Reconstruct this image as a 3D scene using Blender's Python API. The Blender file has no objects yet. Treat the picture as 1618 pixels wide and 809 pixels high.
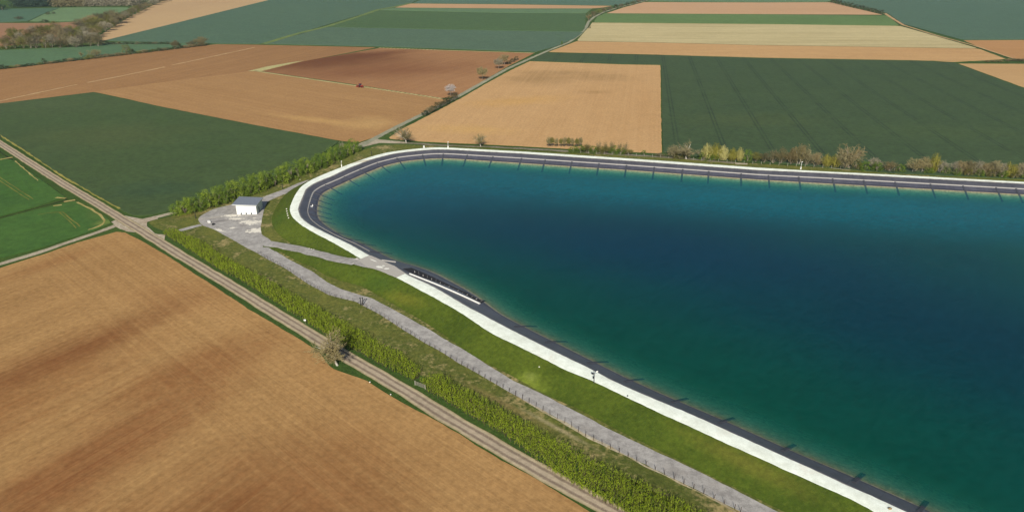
import bpy, bmesh, math, random
from mathutils import Vector, Matrix, noise
from mathutils.geometry import tessellate_polygon
from mathutils.bvhtree import BVHTree
R = math.radians
SC = bpy.context.scene
COL = SC.collection

# ------------------------------------------------------------------ camera
F = 1123.6; PITCH = R(24.07); H = 100.0
cam = bpy.data.cameras.new('camera'); co = bpy.data.objects.new('camera', cam); COL.objects.link(co)
co.location = (0, 0, H); co.rotation_euler = (R(90) - PITCH, 0, 0)
cam.sensor_width = 36; cam.lens = 36 * F / 1618; cam.clip_start = 1; cam.clip_end = 20000
SC.camera = co

# ------------------------------------------------------------------ light
SUN_EL = 32
w = bpy.data.worlds.new('World'); SC.world = w; w.use_nodes = True
nt = w.node_tree; nt.nodes.clear()
sky = nt.nodes.new('ShaderNodeTexSky'); sky.sky_type = 'NISHITA'; sky.sun_disc = False
sky.sun_elevation = R(SUN_EL); sky.sun_rotation = R(185); sky.altitude = 200
sky.air_density = 1.0; sky.dust_density = 1.0; sky.ozone_density = 1.0
bg = nt.nodes.new('ShaderNodeBackground'); bg.inputs[1].default_value = 0.06
ow = nt.nodes.new('ShaderNodeOutputWorld')
nt.links.new(sky.outputs[0], bg.inputs[0]); nt.links.new(bg.outputs[0], ow.inputs[0])
sl = bpy.data.lights.new('sun', 'SUN'); sl.energy = 5.0; sl.angle = R(0.5); sl.color = (1, .94, .84)
so = bpy.data.objects.new('sun', sl); COL.objects.link(so); so.location = (0, 0, 300)
so.rotation_euler = (R(90 - SUN_EL), 0, R(-5))
vs = SC.view_settings
vs.view_transform = 'Standard'; vs.look = 'None'; vs.gamma = 1; vs.use_curve_mapping = False; vs.exposure = 0.3
SC.cycles.volume_bounces = 1; SC.cycles.max_bounces = 8; SC.cycles.transparent_max_bounces = 12

# ------------------------------------------------------------------ survey helpers (photo pixel -> point on the ground)
def g(u, v, z=0.0):
    cx = (u - 809) / F; cy = (404.5 - v) / F
    d = (cx, math.cos(PITCH) + math.sin(PITCH) * cy, -math.sin(PITCH) + math.cos(PITCH) * cy)
    t = (z - H) / d[2]
    return Vector((d[0] * t, d[1] * t, z))
def ray(u, v):
    cx = (u - 809) / F; cy = (404.5 - v) / F
    return Vector((cx, math.cos(PITCH) + math.sin(PITCH) * cy, -math.sin(PITCH) + math.cos(PITCH) * cy)).normalized()
def proj(p):
    dz = p[2] - H
    depth = p[1] * math.cos(PITCH) - dz * math.sin(PITCH)
    up = p[1] * math.sin(PITCH) + dz * math.cos(PITCH)
    return 809 + F * p[0] / depth, 404.5 - F * up / depth
def mpp(p):                       # metres per photo pixel at a point
    dz = p[2] - H
    return (p[1] * math.cos(PITCH) - dz * math.sin(PITCH)) / F
def height_for(u, v, vtop, z=0.0):
    p = g(u, v, z); lo, hi = 0.0, 80.0
    for _ in range(40):
        m = (lo + hi) / 2
        if proj((p.x, p.y, z + m))[1] > vtop: lo = m
        else: hi = m
    return lo
ORD = ['first', 'second', 'third', 'fourth', 'fifth', 'sixth', 'seventh', 'eighth', 'ninth', 'tenth', 'eleventh', 'twelfth',
       'thirteenth', 'fourteenth', 'fifteenth', 'sixteenth', 'seventeenth', 'eighteenth', 'nineteenth', 'twentieth']
def ordinal(i):
    if i < 20: return ORD[i]
    t = ['twenty', 'thirty', 'forty', 'fifty'][(i + 1) // 10 - 2]; r = (i + 1) % 10
    return (t[:-1] + 'ieth') if r == 0 else t + '-' + ORD[r - 1]

# ------------------------------------------------------------------ mesh helpers
class MB:
    def __init__(s): s.v = []; s.f = []
    def box(s, c, d, rz=0.0):
        b = len(s.v); ca, sa = math.cos(rz), math.sin(rz)
        for z in (-.5, .5):
            for x, y in ((-.5, -.5), (.5, -.5), (.5, .5), (-.5, .5)):
                X, Y = x * d[0], y * d[1]
                s.v.append((c[0] + X * ca - Y * sa, c[1] + X * sa + Y * ca, c[2] + z * d[2]))
        s.f += [tuple(b + i for i in q) for q in ((3, 2, 1, 0), (4, 5, 6, 7), (0, 1, 5, 4), (1, 2, 6, 5), (2, 3, 7, 6), (3, 0, 4, 7))]
    def tube(s, p, q, r0, r1, n=5, cap=True):
        p = Vector(p); q = Vector(q); d = q - p
        if d.length < 1e-6: return
        d.normalize(); a = d.orthogonal().normalized(); c = d.cross(a); b = len(s.v)
        for P, r in ((p, r0), (q, r1)):
            for i in range(n):
                t = 2 * math.pi * i / n
                s.v.append(tuple(P + a * (math.cos(t) * r) + c * (math.sin(t) * r)))
        for i in range(n):
            j = (i + 1) % n; s.f.append((b + i, b + j, b + n + j, b + n + i))
        if cap and n > 2: s.f.append(tuple(b + n + i for i in range(n))); s.f.append(tuple(b + n - 1 - i for i in range(n)))
    def poly(s, pts):
        b = len(s.v); s.v += [tuple(p) for p in pts]; s.f.append(tuple(range(b, b + len(pts))))
    def card(s, c, n, size, rng, tri=False):
        n = Vector(n)
        if n.length < 1e-5: n = Vector((0, 0, 1))
        n.normalize(); a = n.orthogonal().normalized(); a.rotate(Matrix.Rotation(rng.uniform(0, 6.28), 3, n)); b2 = n.cross(a)
        c = Vector(c); w = size * rng.uniform(.6, 1.2); h = size * rng.uniform(.6, 1.2)
        if tri: s.poly((c - a * w * .5 - b2 * h * .4, c + a * w * .5 - b2 * h * .4, c + b2 * h * .6))
        else: s.poly((c - a * w * .5 - b2 * h * .3, c + a * w * .15 - b2 * h * .5, c + a * w * .5 + b2 * h * .25, c - a * w * .1 + b2 * h * .5))
    def prism(s, pts, z0, z1):
        b = len(s.v); n = len(pts)
        s.v += [(p[0], p[1], z0) for p in pts] + [(p[0], p[1], z1) for p in pts]
        for i in range(n): j = (i + 1) % n; s.f.append((b + i, b + j, b + n + j, b + n + i))
        s.f.append(tuple(b + n + i for i in range(n))); s.f.append(tuple(b + n - 1 - i for i in range(n)))
    def mesh(s, name, mat=None, smooth=False):
        m = bpy.data.meshes.new(name); m.from_pydata(s.v, [], s.f)
        if mat: m.materials.append(mat)
        if smooth: m.polygons.foreach_set('use_smooth', [True] * len(m.polygons))
        m.update(); return m
    def build(s, name, mat, parent=None, smooth=False):
        return obj(name, s.mesh(name, mat, smooth), parent)
def obj(name, mesh, parent=None):
    o = bpy.data.objects.new(name, mesh); COL.objects.link(o)
    if parent: o.parent = parent
    return o
def empty(name, loc, rz=0.0):
    o = bpy.data.objects.new(name, None); COL.objects.link(o); o.location = loc; o.rotation_euler = (0, 0, rz)
    o.empty_display_size = .3; return o
def tag(o, label, cat, group=None):
    o['label'] = label; o['category'] = cat
    if group: o['group'] = group
    return o
def struct(o): o['kind'] = 'structure'; return o

# ------------------------------------------------------------------ material helpers
def lin(c):
    return tuple(((x / 255) / 12.92 if x / 255 <= .04045 else ((x / 255 + .055) / 1.055) ** 2.4) for x in c)
KA = 1.28
def alb(*c): return tuple(min(.85, x / KA) for x in lin(c)) + (1,)
class Mat:
    def __init__(s, name, rough=.9, spec=.2):
        s.m = bpy.data.materials.new(name); s.m.use_nodes = True; s.nt = s.m.node_tree
        s.b = s.nt.nodes['Principled BSDF']; s.out = s.nt.nodes['Material Output']
        s.b.inputs['Roughness'].default_value = rough; s.b.inputs['Specular IOR Level'].default_value = spec
        s.pos = s.n('ShaderNodeNewGeometry').outputs['Position']
    def n(s, t, **k):
        x = s.nt.nodes.new(t)
        for a, b in k.items(): setattr(x, a, b)
        return x
    def put(s, sock, v):
        if isinstance(v, bpy.types.NodeSocket): s.nt.links.new(v, sock)
        else: sock.default_value = v
    def math(s, op, a, b=0.0, clamp=False):
        x = s.n('ShaderNodeMath', operation=op, use_clamp=clamp); s.put(x.inputs[0], a); s.put(x.inputs[1], b); return x.outputs[0]
    def mix(s, f, a, b, mode='MIX'):
        x = s.n('ShaderNodeMix', data_type='RGBA', blend_type=mode); s.put(x.inputs[0], f); s.put(x.inputs[6], a); s.put(x.inputs[7], b); return x.outputs[2]
    def mapping(s, loc=(0, 0, 0), rz=0.0, sc=(1, 1, 1), vec=None):
        x = s.n('ShaderNodeMapping', vector_type='TEXTURE'); s.put(x.inputs[0], vec or s.pos)
        x.inputs[1].default_value = loc; x.inputs[2].default_value = (0, 0, rz); x.inputs[3].default_value = sc; return x.outputs[0]
    def noise(s, scale, detail=3, rough=.55, vec=None, dist=0.0):
        off = s.n('ShaderNodeVectorMath', operation='ADD'); s.put(off.inputs[0], vec or s.pos); off.inputs[1].default_value = (3.31, 1.77, .43) if vec else (17.3, 9.1, 431.37)
        x = s.n('ShaderNodeTexNoise'); s.put(x.inputs['Vector'], off.outputs[0])
        x.inputs['Scale'].default_value = scale; x.inputs['Detail'].default_value = detail; x.inputs['Roughness'].default_value = rough
        x.inputs['Distortion'].default_value = dist; return x.outputs[0]
    def rng(s, v, a, b, c=0.0, d=1.0, smooth=True):
        x = s.n('ShaderNodeMapRange', interpolation_type='SMOOTHSTEP' if smooth else 'LINEAR', clamp=True)
        s.put(x.inputs[0], v)
        for i, q in enumerate((a, b, c, d)): x.inputs[i + 1].default_value = q
        return x.outputs[0]
    def blob(s, u, v, ru, rv, rot=0.0, soft=1.1, wob=.5, edge=0.0, z=0.0):
        """a soft colour patch lying at a surveyed place; ru, rv in metres, rot in radians"""
        p = g(u, v, z)
        vec = s.mapping((p.x, p.y, 0), rot, (ru, rv, 1e6))
        l = s.n('ShaderNodeVectorMath', operation='LENGTH'); s.put(l.inputs[0], vec)
        d = s.math('ADD', l.outputs['Value'], s.math('MULTIPLY', s.math('SUBTRACT', s.noise(2.2 / max(.5, min(ru, rv)), 5, .65), .5), wob * 2))
        return s.rng(d, edge, edge + soft, 1.0, 0.0)
    def bump(s, h, strength=.3, dist=.1):
        x = s.n('ShaderNodeBump'); x.inputs['Strength'].default_value = strength; x.inputs['Distance'].default_value = dist
        s.put(x.inputs['Height'], h); s.nt.links.new(x.outputs[0], s.b.inputs['Normal'])
    def color(s, c): s.put(s.b.inputs['Base Color'], c); return s.m
    def grain(s, c, amp=.9, scale=.33, vec=None, detail=4):
        n = s.math('MULTIPLY', s.math('SUBTRACT', s.noise(scale, detail, .65, vec), .5), amp)
        n2 = s.math('MULTIPLY', s.math('SUBTRACT', s.noise(scale / 6, 3, .6, vec), .5), amp * .28)
        x = s.n('ShaderNodeVectorMath', operation='SCALE'); s.put(x.inputs[0], c); s.put(x.inputs[3], s.math('ADD', s.math('ADD', n, n2), 1.0)); return x.outputs[0]
    def attr(s, name):
        x = s.n('ShaderNodeAttribute', attribute_name=name); return x.outputs['Fac']

def plain(name, c, rough=.7, metal=0.0, var=.12):
    m = Mat(name, rough); m.b.inputs['Metallic'].default_value = metal
    f = m.noise(1.6, 5, .6)
    k = alb(*c); lo = tuple(x * (1 - var * 1.5) for x in k[:3]) + (1,); hi = tuple(min(.88, x * (1 + var)) for x in k[:3]) + (1,)
    return m.color(m.mix(f, lo, hi))
def soil(name, light, dark, ang, blobs=(), rows=1.0, big=.012, lines=(0.35, 1.4), head=None, amt=.55):
    """ploughed earth: light and dark earth mixed by broad drifts, drill rows and clods"""
    m = Mat(name, .95, .1)
    def rowpat(a):
        v1 = m.mapping((0, 0, 0), a, (160, 1 / lines[0], 1)); v2 = m.mapping((0, 0, 0), a, (90, 1 / lines[1], 1))
        n1 = m.noise(1, 3, .6, v1); n2 = m.noise(1, 2, .6, v2)
        return m.math('ADD', m.math('MULTIPLY', n1, .38), m.math('MULTIPLY', n2, .62))
    r = rowpat(ang)
    if head:                              # headland rows run along the road
        px, ang2, wd = head
        p = g(*px); vec = m.mapping((p.x, p.y, 0), ang2, (1, 1, 1)); sep = m.n('ShaderNodeSeparateXYZ'); m.put(sep.inputs[0], vec)
        k = m.rng(m.math('ADD', sep.outputs[1], m.math('MULTIPLY', m.noise(.05, 2), 16)), -wd + 8 - 6, -wd + 8 + 6)
        r2 = rowpat(ang2); mx = m.n('ShaderNodeMix', data_type='FLOAT'); m.put(mx.inputs[0], k); m.put(mx.inputs[2], r); m.put(mx.inputs[3], r2); r = mx.outputs[0]
    b = m.noise(big, 5, .6, m.mapping((0, 0, 0), ang, (3.0, 1, 1)), .5)
    cl = m.noise(.9, 5, .85)
    f = m.math('ADD', m.math('MULTIPLY', m.math('SUBTRACT', r, .5), 2.4 * rows), m.math('MULTIPLY', m.math('SUBTRACT', b, .5), 2.0))
    f = m.math('ADD', f, m.math('MULTIPLY', m.math('SUBTRACT', cl, .5), 2.0 * rows))
    f = m.math('ADD', m.math('MULTIPLY', f, amt), .32, True)
    c = m.mix(f, alb(*light), alb(*dark))
    for q in blobs:
        col, st = q[0], q[1]
        k = m.math('MULTIPLY', m.blob(*q[2], **q[3]), m.math('ADD', m.math('MULTIPLY', r, .9), st - .45), True)
        c = m.mix(k, c, alb(*col))
    c = m.grain(c, .8 * (.4 + .6 * rows), .7)
    m.bump(m.math('ADD', r, m.math('MULTIPLY', cl, .5)), .4, .25)
    return m.color(c)
def crop(name, a, b, ang, period=0, big=.015, tram=None, tw=.6, amt=1.0, blobs=(), tcol=(150, 140, 80), off=0.0):
    m = Mat(name, .85, .25)
    v1 = m.mapping((0, 0, 0), ang, (30, 2.2, 1))
    f = m.math('ADD', m.math('MULTIPLY', m.noise(big, 5, .6), 1.1), m.math('MULTIPLY', m.noise(1, 3, .6, v1), .5))
    f = m.math('ADD', f, m.math('MULTIPLY', m.noise(.9, 4, .75), .6))
    f = m.math('ADD', m.math('MULTIPLY', m.math('SUBTRACT', f, 1.1), 1.5 * amt), .5, True)
    c = m.mix(f, alb(*a), alb(*b))
    c = m.mix(m.math('MULTIPLY', m.rng(m.noise(.045, 5, .7), .56, .74), .35), c, alb(a[0] * .8, a[1] * .9, a[2] * .6))
    for q in blobs:
        c = m.mix(m.math('MULTIPLY', m.blob(*q[2], **q[3]), q[1]), c, alb(*q[0]))
    if period:
        sep = m.n('ShaderNodeSeparateXYZ'); m.put(sep.inputs[0], m.mapping((0, 0, 0), ang, (1, 1, 1)))
        y = m.math('ADD', sep.outputs[1], off)
        mod = m.math('FLOORED_MODULO', y, period)
        e = None
        for o_ in (0.0, 2.0):
            d = m.math('ABSOLUTE', m.math('SUBTRACT', mod, period / 2 + o_)); k = m.rng(d, tw * .35, tw, 1, 0)
            e = k if e is None else m.math('MAXIMUM', e, k)
        e = m.math('MULTIPLY', e, m.rng(m.noise(.03, 4, .6), .32, .6, .25, .95))
        c = m.mix(e, c, alb(*(tram or tcol)))
    c = m.grain(c, 1.1, .4)
    m.bump(m.noise(1.0, 6, .85), .5, .3)
    return m.color(c)
def grass(name, a, b, dry=None, dryamt=(.55, .75), big=.05, blobs=()):
    m = Mat(name, .9, .15)
    f = m.math('ADD', m.math('MULTIPLY', m.noise(big, 5, .65), .9), m.math('MULTIPLY', m.noise(1.2, 5, .75), .7))
    f = m.math('ADD', m.math('MULTIPLY', m.math('SUBTRACT', f, .8), 3.2), .5, True)
    c = m.mix(f, alb(*a), alb(*b))
    c = m.mix(m.math('MULTIPLY', m.rng(m.noise(.22, 6, .75), .5, .72), .5), c, alb(a[0] * .75, a[1] * .8, a[2] * .7))
    if dry:
        k = m.rng(m.math('ADD', m.math('MULTIPLY', m.noise(.09, 5, .7), .7), m.math('MULTIPLY', m.noise(.8, 3, .7), .3)), *dryamt)
        c = m.mix(k, c, alb(*dry))
    for q in blobs:
        c = m.mix(m.math('MULTIPLY', m.blob(*q[2], **q[3]), q[1]), c, alb(*q[0]))
    c = m.grain(c, 1.1, .8)
    m.bump(m.noise(1.2, 6, .85), .7, .4)
    return m.color(c)
def leaf(name, a, b, trans=.3):
    m = Mat(name, .7, .25)
    oi = m.n('ShaderNodeObjectInfo'); tc = m.n('ShaderNodeTexCoord')
    f = m.noise(7.0, 2, .6, tc.outputs['Object'])
    f = m.math('ADD', m.math('MULTIPLY', m.math('SUBTRACT', f, .5), 1.8), m.math('ADD', m.math('MULTIPLY', oi.outputs['Random'], .5), .25), True)
    c = m.mix(f, alb(*a), alb(*b)); m.color(c)
    t = m.n('ShaderNodeBsdfTranslucent'); m.put(t.inputs[0], c); mx = m.n('ShaderNodeMixShader'); mx.inputs[0].default_value = trans
    m.nt.links.new(m.b.outputs[0], mx.inputs[1]); m.nt.links.new(t.outputs[0], mx.inputs[2]); m.nt.links.new(mx.outputs[0], m.out.inputs[0])
    return m.m

# ------------------------------------------------------------------ polylines and sheets
def resample(pts, step, closed=False):
    P = [Vector(p) for p in pts]
    if closed: P.append(P[0].copy())
    out = []; acc = 0.0
    for a, b in zip(P, P[1:]):
        L = (b - a).length; d = acc
        while d < L: out.append(a.lerp(b, d / L)); d += step
        acc = d - L
    if not closed: out.append(P[-1].copy())
    return out
def smooth(pts, it=3, closed=False):
    P = [p.copy() for p in pts]; n = len(P)
    for _ in range(it):
        Q = []
        for i in range(n):
            if not closed and i in (0, n - 1): Q.append(P[i]); continue
            Q.append((P[i - 1] + P[i] * 2 + P[(i + 1) % n]) / 4)
        P = Q
    return P
def W(px, z=0.0): return [g(p[0], p[1], z) for p in px]
def jitter(pts, amt, seed):
    return [p + Vector((noise.noise(Vector((p.x * .15, p.y * .15, seed))) * amt + noise.noise(Vector((p.x * .6, p.y * .6, seed + 9))) * amt * .6,
                        noise.noise(Vector((p.x * .15, p.y * .15, seed + 40))) * amt + noise.noise(Vector((p.x * .6, p.y * .6, seed + 60))) * amt * .6, 0)) for p in pts]
SEED = [0]; CNT = [0]
def sheet(name, pts, z, mat, jit=.3, step=None, thick=0.0, smo=0):
    """a flat piece of ground; thick gives standing crop its height"""
    SEED[0] += 7.3
    CNT[0] += 1
    if z < .03 and not thick: z += (CNT[0] % 5) * .004
    P = [Vector((p.x, p.y, 0)) for p in pts]
    if step is None:
        d = sum((p.length for p in P)) / len(P); step = max(1.0, min(8, d / 110))
    P = resample(P, step, True)
    if smo: P = smooth(P, smo, True)
    if jit: P = jitter(P, jit, SEED[0])
    n = len(P); v = [(p.x, p.y, z + thick) for p in P]
    f = [tuple(t) for t in tessellate_polygon([[Vector(q) for q in v]])]
    mb = MB(); mb.v = v; mb.f = f
    if thick:
        mb.v = v + [(p.x, p.y, z - .05) for p in P]
        mb.f = f + [(i, (i + 1) % n, n + (i + 1) % n, n + i) for i in range(n)]
    me = mb.mesh(name, mat); bm = bmesh.new(); bm.from_mesh(me); bmesh.ops.recalc_face_normals(bm, faces=bm.faces)
    if bm.faces and sum(q.normal.z * q.calc_area() for q in bm.faces) < 0: bmesh.ops.reverse_faces(bm, faces=bm.faces)
    bm.to_mesh(me); bm.free()
    return struct(obj(name, me))
def ribbon(name, pts, width, z, mat, jit=.15, cross=5, step=1.5, zf=None, kind=True, smo=4):
    """a track along a centre line, with its cross position stored for the wheel ruts"""
    SEED[0] += 5.1
    P = smooth(resample(pts, step), smo); n = len(P); mb = MB(); at = []
    for i, p in enumerate(P):
        t = (P[min(n - 1, i + 1)] - P[max(0, i - 1)]); t.z = 0; t.normalize(); nr = Vector((-t.y, t.x, 0))
        wd = width(i / (n - 1)) if callable(width) else width
        wl = wd / 2 + noise.noise(Vector((i * step * .2, SEED[0], 0))) * jit * 2; wr = wd / 2 + noise.noise(Vector((i * step * .2, SEED[0] + 50, 0))) * jit * 2
        for k in range(cross):
            s = k / (cross - 1) * 2 - 1; q = p + nr * (s * (wl if s > 0 else wr))
            mb.v.append((q.x, q.y, z + (zf(q.x, q.y) if zf else 0))); at.append(s)
    for i in range(n - 1):
        for k in range(cross - 1):
            a = i * cross + k; mb.f.append((a, a + cross, a + cross + 1, a + 1)[::-1])
    me = mb.mesh(name, mat); A = me.attributes.new('cross', 'FLOAT', 'POINT'); A.data.foreach_set('value', at)
    o = obj(name, me); return struct(o) if kind else o

# ================================================================== RESERVOIR SURVEY
ZC, ZW, ZF = 3.5, 0.8, -6.0
px_inner = [(1433, 809), (1353.5, 773), (1247, 724.6), (1208, 707), (1100, 658), (1000, 616), (972, 603.6), (922.5, 577.6), (873, 554), (799, 517), (729.7, 480), (686.6, 454), (640, 433), (625, 422), (585, 404.7), (571, 396.5), (549, 384.5), (524.3, 373), (489.7, 355.8), (475, 344), (470, 331), (474.7, 319), (483.4, 298), (499.4, 288), (524, 278.5), (549, 266.5), (586, 252), (623, 242.5), (649, 239.4), (686.5, 236), (711, 236.5), (822.5, 242.6), (1000, 254.4), (1198, 268.8), (1300, 273.3), (1400, 278.7), (1618, 290.3)]
px_outer = [(1380, 809), (1366, 799), (1292, 766), (1247, 748), (1208, 728), (1158, 707), (1087, 674), (1025, 646), (996.7, 633), (947, 607), (897.8, 588.8), (836, 556.6), (774, 528), (726, 493.7), (676.7, 466.5), (624.7, 439), (595, 424), (569, 409.7), (551.5, 399), (524.3, 383), (497, 369.3), (472.4, 354.5), (458.8, 341), (456.3, 328.6), (463.7, 311), (475, 294), (493, 283), (519, 272), (549, 260.5), (586, 247.5), (610.7, 241), (648, 236), (686.5, 232.7), (711, 233.5), (822.5, 239.4), (1000, 251), (1198, 265), (1300, 271), (1400, 275.7), (1618, 287.6)]
px_water = [(1475, 809), (1354, 754.9), (1247, 710), (1148, 665), (1071, 633), (999, 601), (942, 572.7), (878, 540.6), (828.6, 515.8), (799, 501), (783, 491), (768, 478), (747.7, 462.5), (718, 447), (688.4, 430.8), (670.6, 422.7), (652.8, 419), (623, 411.5), (596.4, 397.4), (569.7, 382), (549, 377.5), (519.4, 359.5), (504, 347), (501.5, 333.5), (505.6, 311.5), (512, 304), (524, 298.9), (561, 282), (604.5, 263.5), (632, 256.8), (648, 254.6), (686.5, 251), (711, 251.3), (822.5, 258.7), (1000, 270.2), (1198, 284.8), (1300, 290.7), (1400, 296), (1618, 308.5)]
def close_off(P):
    z = P[0].z
    far = (P[-1] - P[-2]).normalized(); near = (P[0] - P[1]).normalized()
    return [P[0] + near * 190, P[0] + near * 90] + P + [P[-1] + far * 60, P[-1] + far * 170]
def closed_line(px, z, off):
    P = close_off(W(px, z)); a, b = P[-1], P[0]
    c = Vector((430 - off, 150, z)); d = Vector((350 - off, -60 + off, z))
    return smooth(resample(P + [c, d], 1.3, True), 5, True)
INNER = closed_line(px_inner, ZC, 4.0)
OUTER_RAW = closed_line(px_outer, ZC, 0.0)
WATER_RAW = closed_line(px_water, ZW, 10.5)
def nearest_pts(A, B):
    out = []
    for p in A:
        best = None; bd = 1e18
        for i in range(len(B)):
            a = B[i]; b = B[(i + 1) % len(B)]
            if (a - p).length_squared > bd + 60: continue
            ab = b - a; t = max(0, min(1, (p.xy - a.xy).dot(ab.xy) / max(1e-9, ab.xy.length_squared)))
            q = a + ab * t; d = (q.xy - p.xy).length_squared
            if d < bd: bd = d; best = q
        out.append(best)
    return out
OUTER = smooth(nearest_pts(INNER, OUTER_RAW), 6, True)
OUTER = [a.lerp(b, .93) for a, b in zip(INNER, OUTER)]
WATER = smooth(nearest_pts(INNER, WATER_RAW), 14, True)
NS = len(INNER)
def normals(P):
    o = []
    for i in range(len(P)):
        t = P[(i + 2) % len(P)] - P[i - 2]; t.z = 0; t.normalize(); o.append(Vector((t.y, -t.x, 0)))
    return o
cen = sum(INNER, Vector()) / NS
NO = normals(OUTER)
if sum((NO[i].dot(OUTER[i] - cen)) for i in range(NS)) < 0: NO = [-n for n in NO]
NO = smooth(NO, 8, True); NO = [n.normalized() for n in NO]

# ramp climbing the outer slope from the yard to the crest
RAMP = [g(418, 384, 0.0), g(445, 388.5, .25), g(485, 397, 1.1), g(525, 408, 2.1), g(560, 415.5, 3.0), g(590, 419, 3.5), g(612, 424, 3.5)]
RAMP = smooth(resample(RAMP, 1.0), 4)
def ramp_z(x, y):
    best = -9
    for p in RAMP:
        d = math.hypot(x - p.x, y - p.y); z = p.z - max(0, d - 2.9) / 1.6
        if z > best: best = z
    return best
def slope_profile(d):
    if d < 0: return ZC
    t = d / 7.4
    if t >= 1: return 0.0
    z = ZC * (1 - t); k = .35
    z += noise.noise(Vector((d * .3, 7, 1))) * .05
    return z if t < .8 else ZC * (1 - t) * 1.0 + .06 * (1 - t)
rings = [0, .4, 1, 1.8, 2.6, 3.4, 4.2, 5, 5.8, 6.6, 7.4, 8.2, 9.2, 10.4, 11.8, 13.4, 15.2, 17.2, 19.5]
mb = MB()
xr = [p.x for p in RAMP]; yr = [p.y for p in RAMP]
for d in rings:
    for i in range(NS):
        q = OUTER[i] + NO[i] * d
        z = slope_profile(d)
        if d > .6: z += noise.noise(Vector((q.x * .25, q.y * .25, 3))) * .12 * (1 if d < 7.4 else 0)
        if min(xr) - 8 < q.x < max(xr) + 8 and min(yr) - 8 < q.y < max(yr) + 8: z = max(z, ramp_z(q.x, q.y))
        mb.v.append((q.x, q.y, z - (.03 if d > 7 else 0)))
for k in range(len(rings) - 1):
    for i in range(NS):
        j = (i + 1) % NS; mb.f.append((k * NS + i, k * NS + j, (k + 1) * NS + j, (k + 1) * NS + i))
EMB = mb
# dry grass on the far bank, fresh green on the near slopes
m_slope = grass('slope_grass', (88, 102, 30), (68, 86, 24), (116, 112, 44), (.56, .8), .045,
                blobs=[((128, 142, 52), .8, (835, 600, 7, 4), dict(rot=R(-42), z=1.5)), ((140, 150, 75), .5, (838, 592, 2.5, 1.5), dict(rot=R(-42), z=1.5)),
                       ((120, 118, 40), .5, (640, 470, 12, 3), dict(rot=R(-35), z=2)), ((66, 92, 30), .6, (600, 450, 9, 5), dict(rot=R(-35), z=1)),
                       ((72, 98, 30), .6, (445, 345, 7, 9), dict(z=1)), ((112, 110, 44), .6, (1180, 735, 20, 3), dict(rot=R(-42), z=2))])
EMBO = struct(mb.build('reservoir_embankment', m_slope, smooth=True))

# base ground with a hole for the reservoir
HOLE = [OUTER[i] + NO[i] * 19.0 for i in range(0, NS, 2)]
big = [Vector((-4000, -700, -.03)), Vector((4000, -700, -.03)), Vector((4000, 4200, -.03)), Vector((-4000, 4200, -.03))]
hole = [Vector((p.x, p.y, -.03)) for p in HOLE]
tess = tessellate_polygon([big, hole]); mb = MB(); mb.v = [tuple(p) for p in big + hole]; mb.f = [tuple(t) for t in tess]
m_ground = grass('verge_grass', (76, 100, 42), (58, 84, 34), (112, 118, 56), (.58, .8), .02)
go = struct(mb.build('ground', m_ground))
bm = bmesh.new(); bm.from_mesh(go.data); bmesh.ops.recalc_face_normals(bm, faces=bm.faces)
if sum(q.normal.z for q in bm.faces) < 0: bmesh.ops.reverse_faces(bm, faces=bm.faces)
bm.to_mesh(go.data); bm.free()

# crest road of white chalk
mb = MB(); NC = 6
for i in range(NS):
    a = INNER[i]; b = OUTER[i]
    for k in range(NC + 1):
        t = k / NC; e = 0
        if k in (0, NC): e = noise.noise(Vector((a.x * .7, a.y * .7, k))) * .16 + noise.noise(Vector((a.x * .18, a.y * .18, k + 5))) * .14
        q = a.lerp(b, t); dr = (b - a).normalized(); q = q + dr * e * (1 if k else 1)
        mb.v.append((q.x, q.y, ZC + .03 + .08 * math.sin(math.pi * t)))
for i in range(NS):
    j = (i + 1) % NS
    for k in range(NC): mb.f.append((i * (NC + 1) + k, j * (NC + 1) + k, j * (NC + 1) + k + 1, i * (NC + 1) + k + 1))
m = Mat('chalk', .95, .1)
f = m.math('ADD', m.math('MULTIPLY', m.noise(.5, 5, .7), .6), m.math('MULTIPLY', m.noise(5, 4, .7), .4))
c = m.mix(m.rng(f, .36, .64), (.68, .72, .62, 1), (.80, .85, .76, 1))
c = m.mix(m.math('MULTIPLY', m.rng(m.noise(.12, 5, .7), .54, .75), .5), c, (.72, .67, .56, 1))
c = m.mix(m.math('MULTIPLY', m.blob(575, 255, 11, 1.6, R(33), z=ZC, wob=.2), .75), c, alb(200, 178, 135))
m.bump(m.noise(3, 5, .7), .4, .08)
crest = struct(mb.build('crest_road', m.color(m.grain(c, .28, .5))))
bm = bmesh.new(); bm.from_mesh(crest.data); bmesh.ops.recalc_face_normals(bm, faces=bm.faces)
if sum(q.normal.z for q in bm.faces) < 0: bmesh.ops.reverse_faces(bm, faces=bm.faces)
bm.to_mesh(crest.data); bm.free()

# liner: from the crest down past the waterline to the floor
NI = [(WATER[i] - INNER[i]).copy() for i in range(NS)]
for n in NI: n.z = 0
NI = [n.normalized() for n in smooth([n.normalized() for n in NI], 10, True)]
LROWS = []
for i in range(NS):
    a = INNER[i]; wv = WATER[i]; row = [a + Vector((0, 0, -.02)) - NI[i] * .5, a]
    run = (wv - a).xy.length
    for t in (.25, .47, .5, .75, 1.0): row.append(Vector((a.x + (wv.x - a.x) * t, a.y + (wv.y - a.y) * t, ZC + (ZW - ZC) * t)))
    for d in (1, 2.5, 5, 8, 12, 17): row.append(Vector((wv.x + NI[i].x * d, wv.y + NI[i].y * d, max(ZF, ZW - d * .42))))
    LROWS.append(row)
NR = len(LROWS[0])
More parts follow.
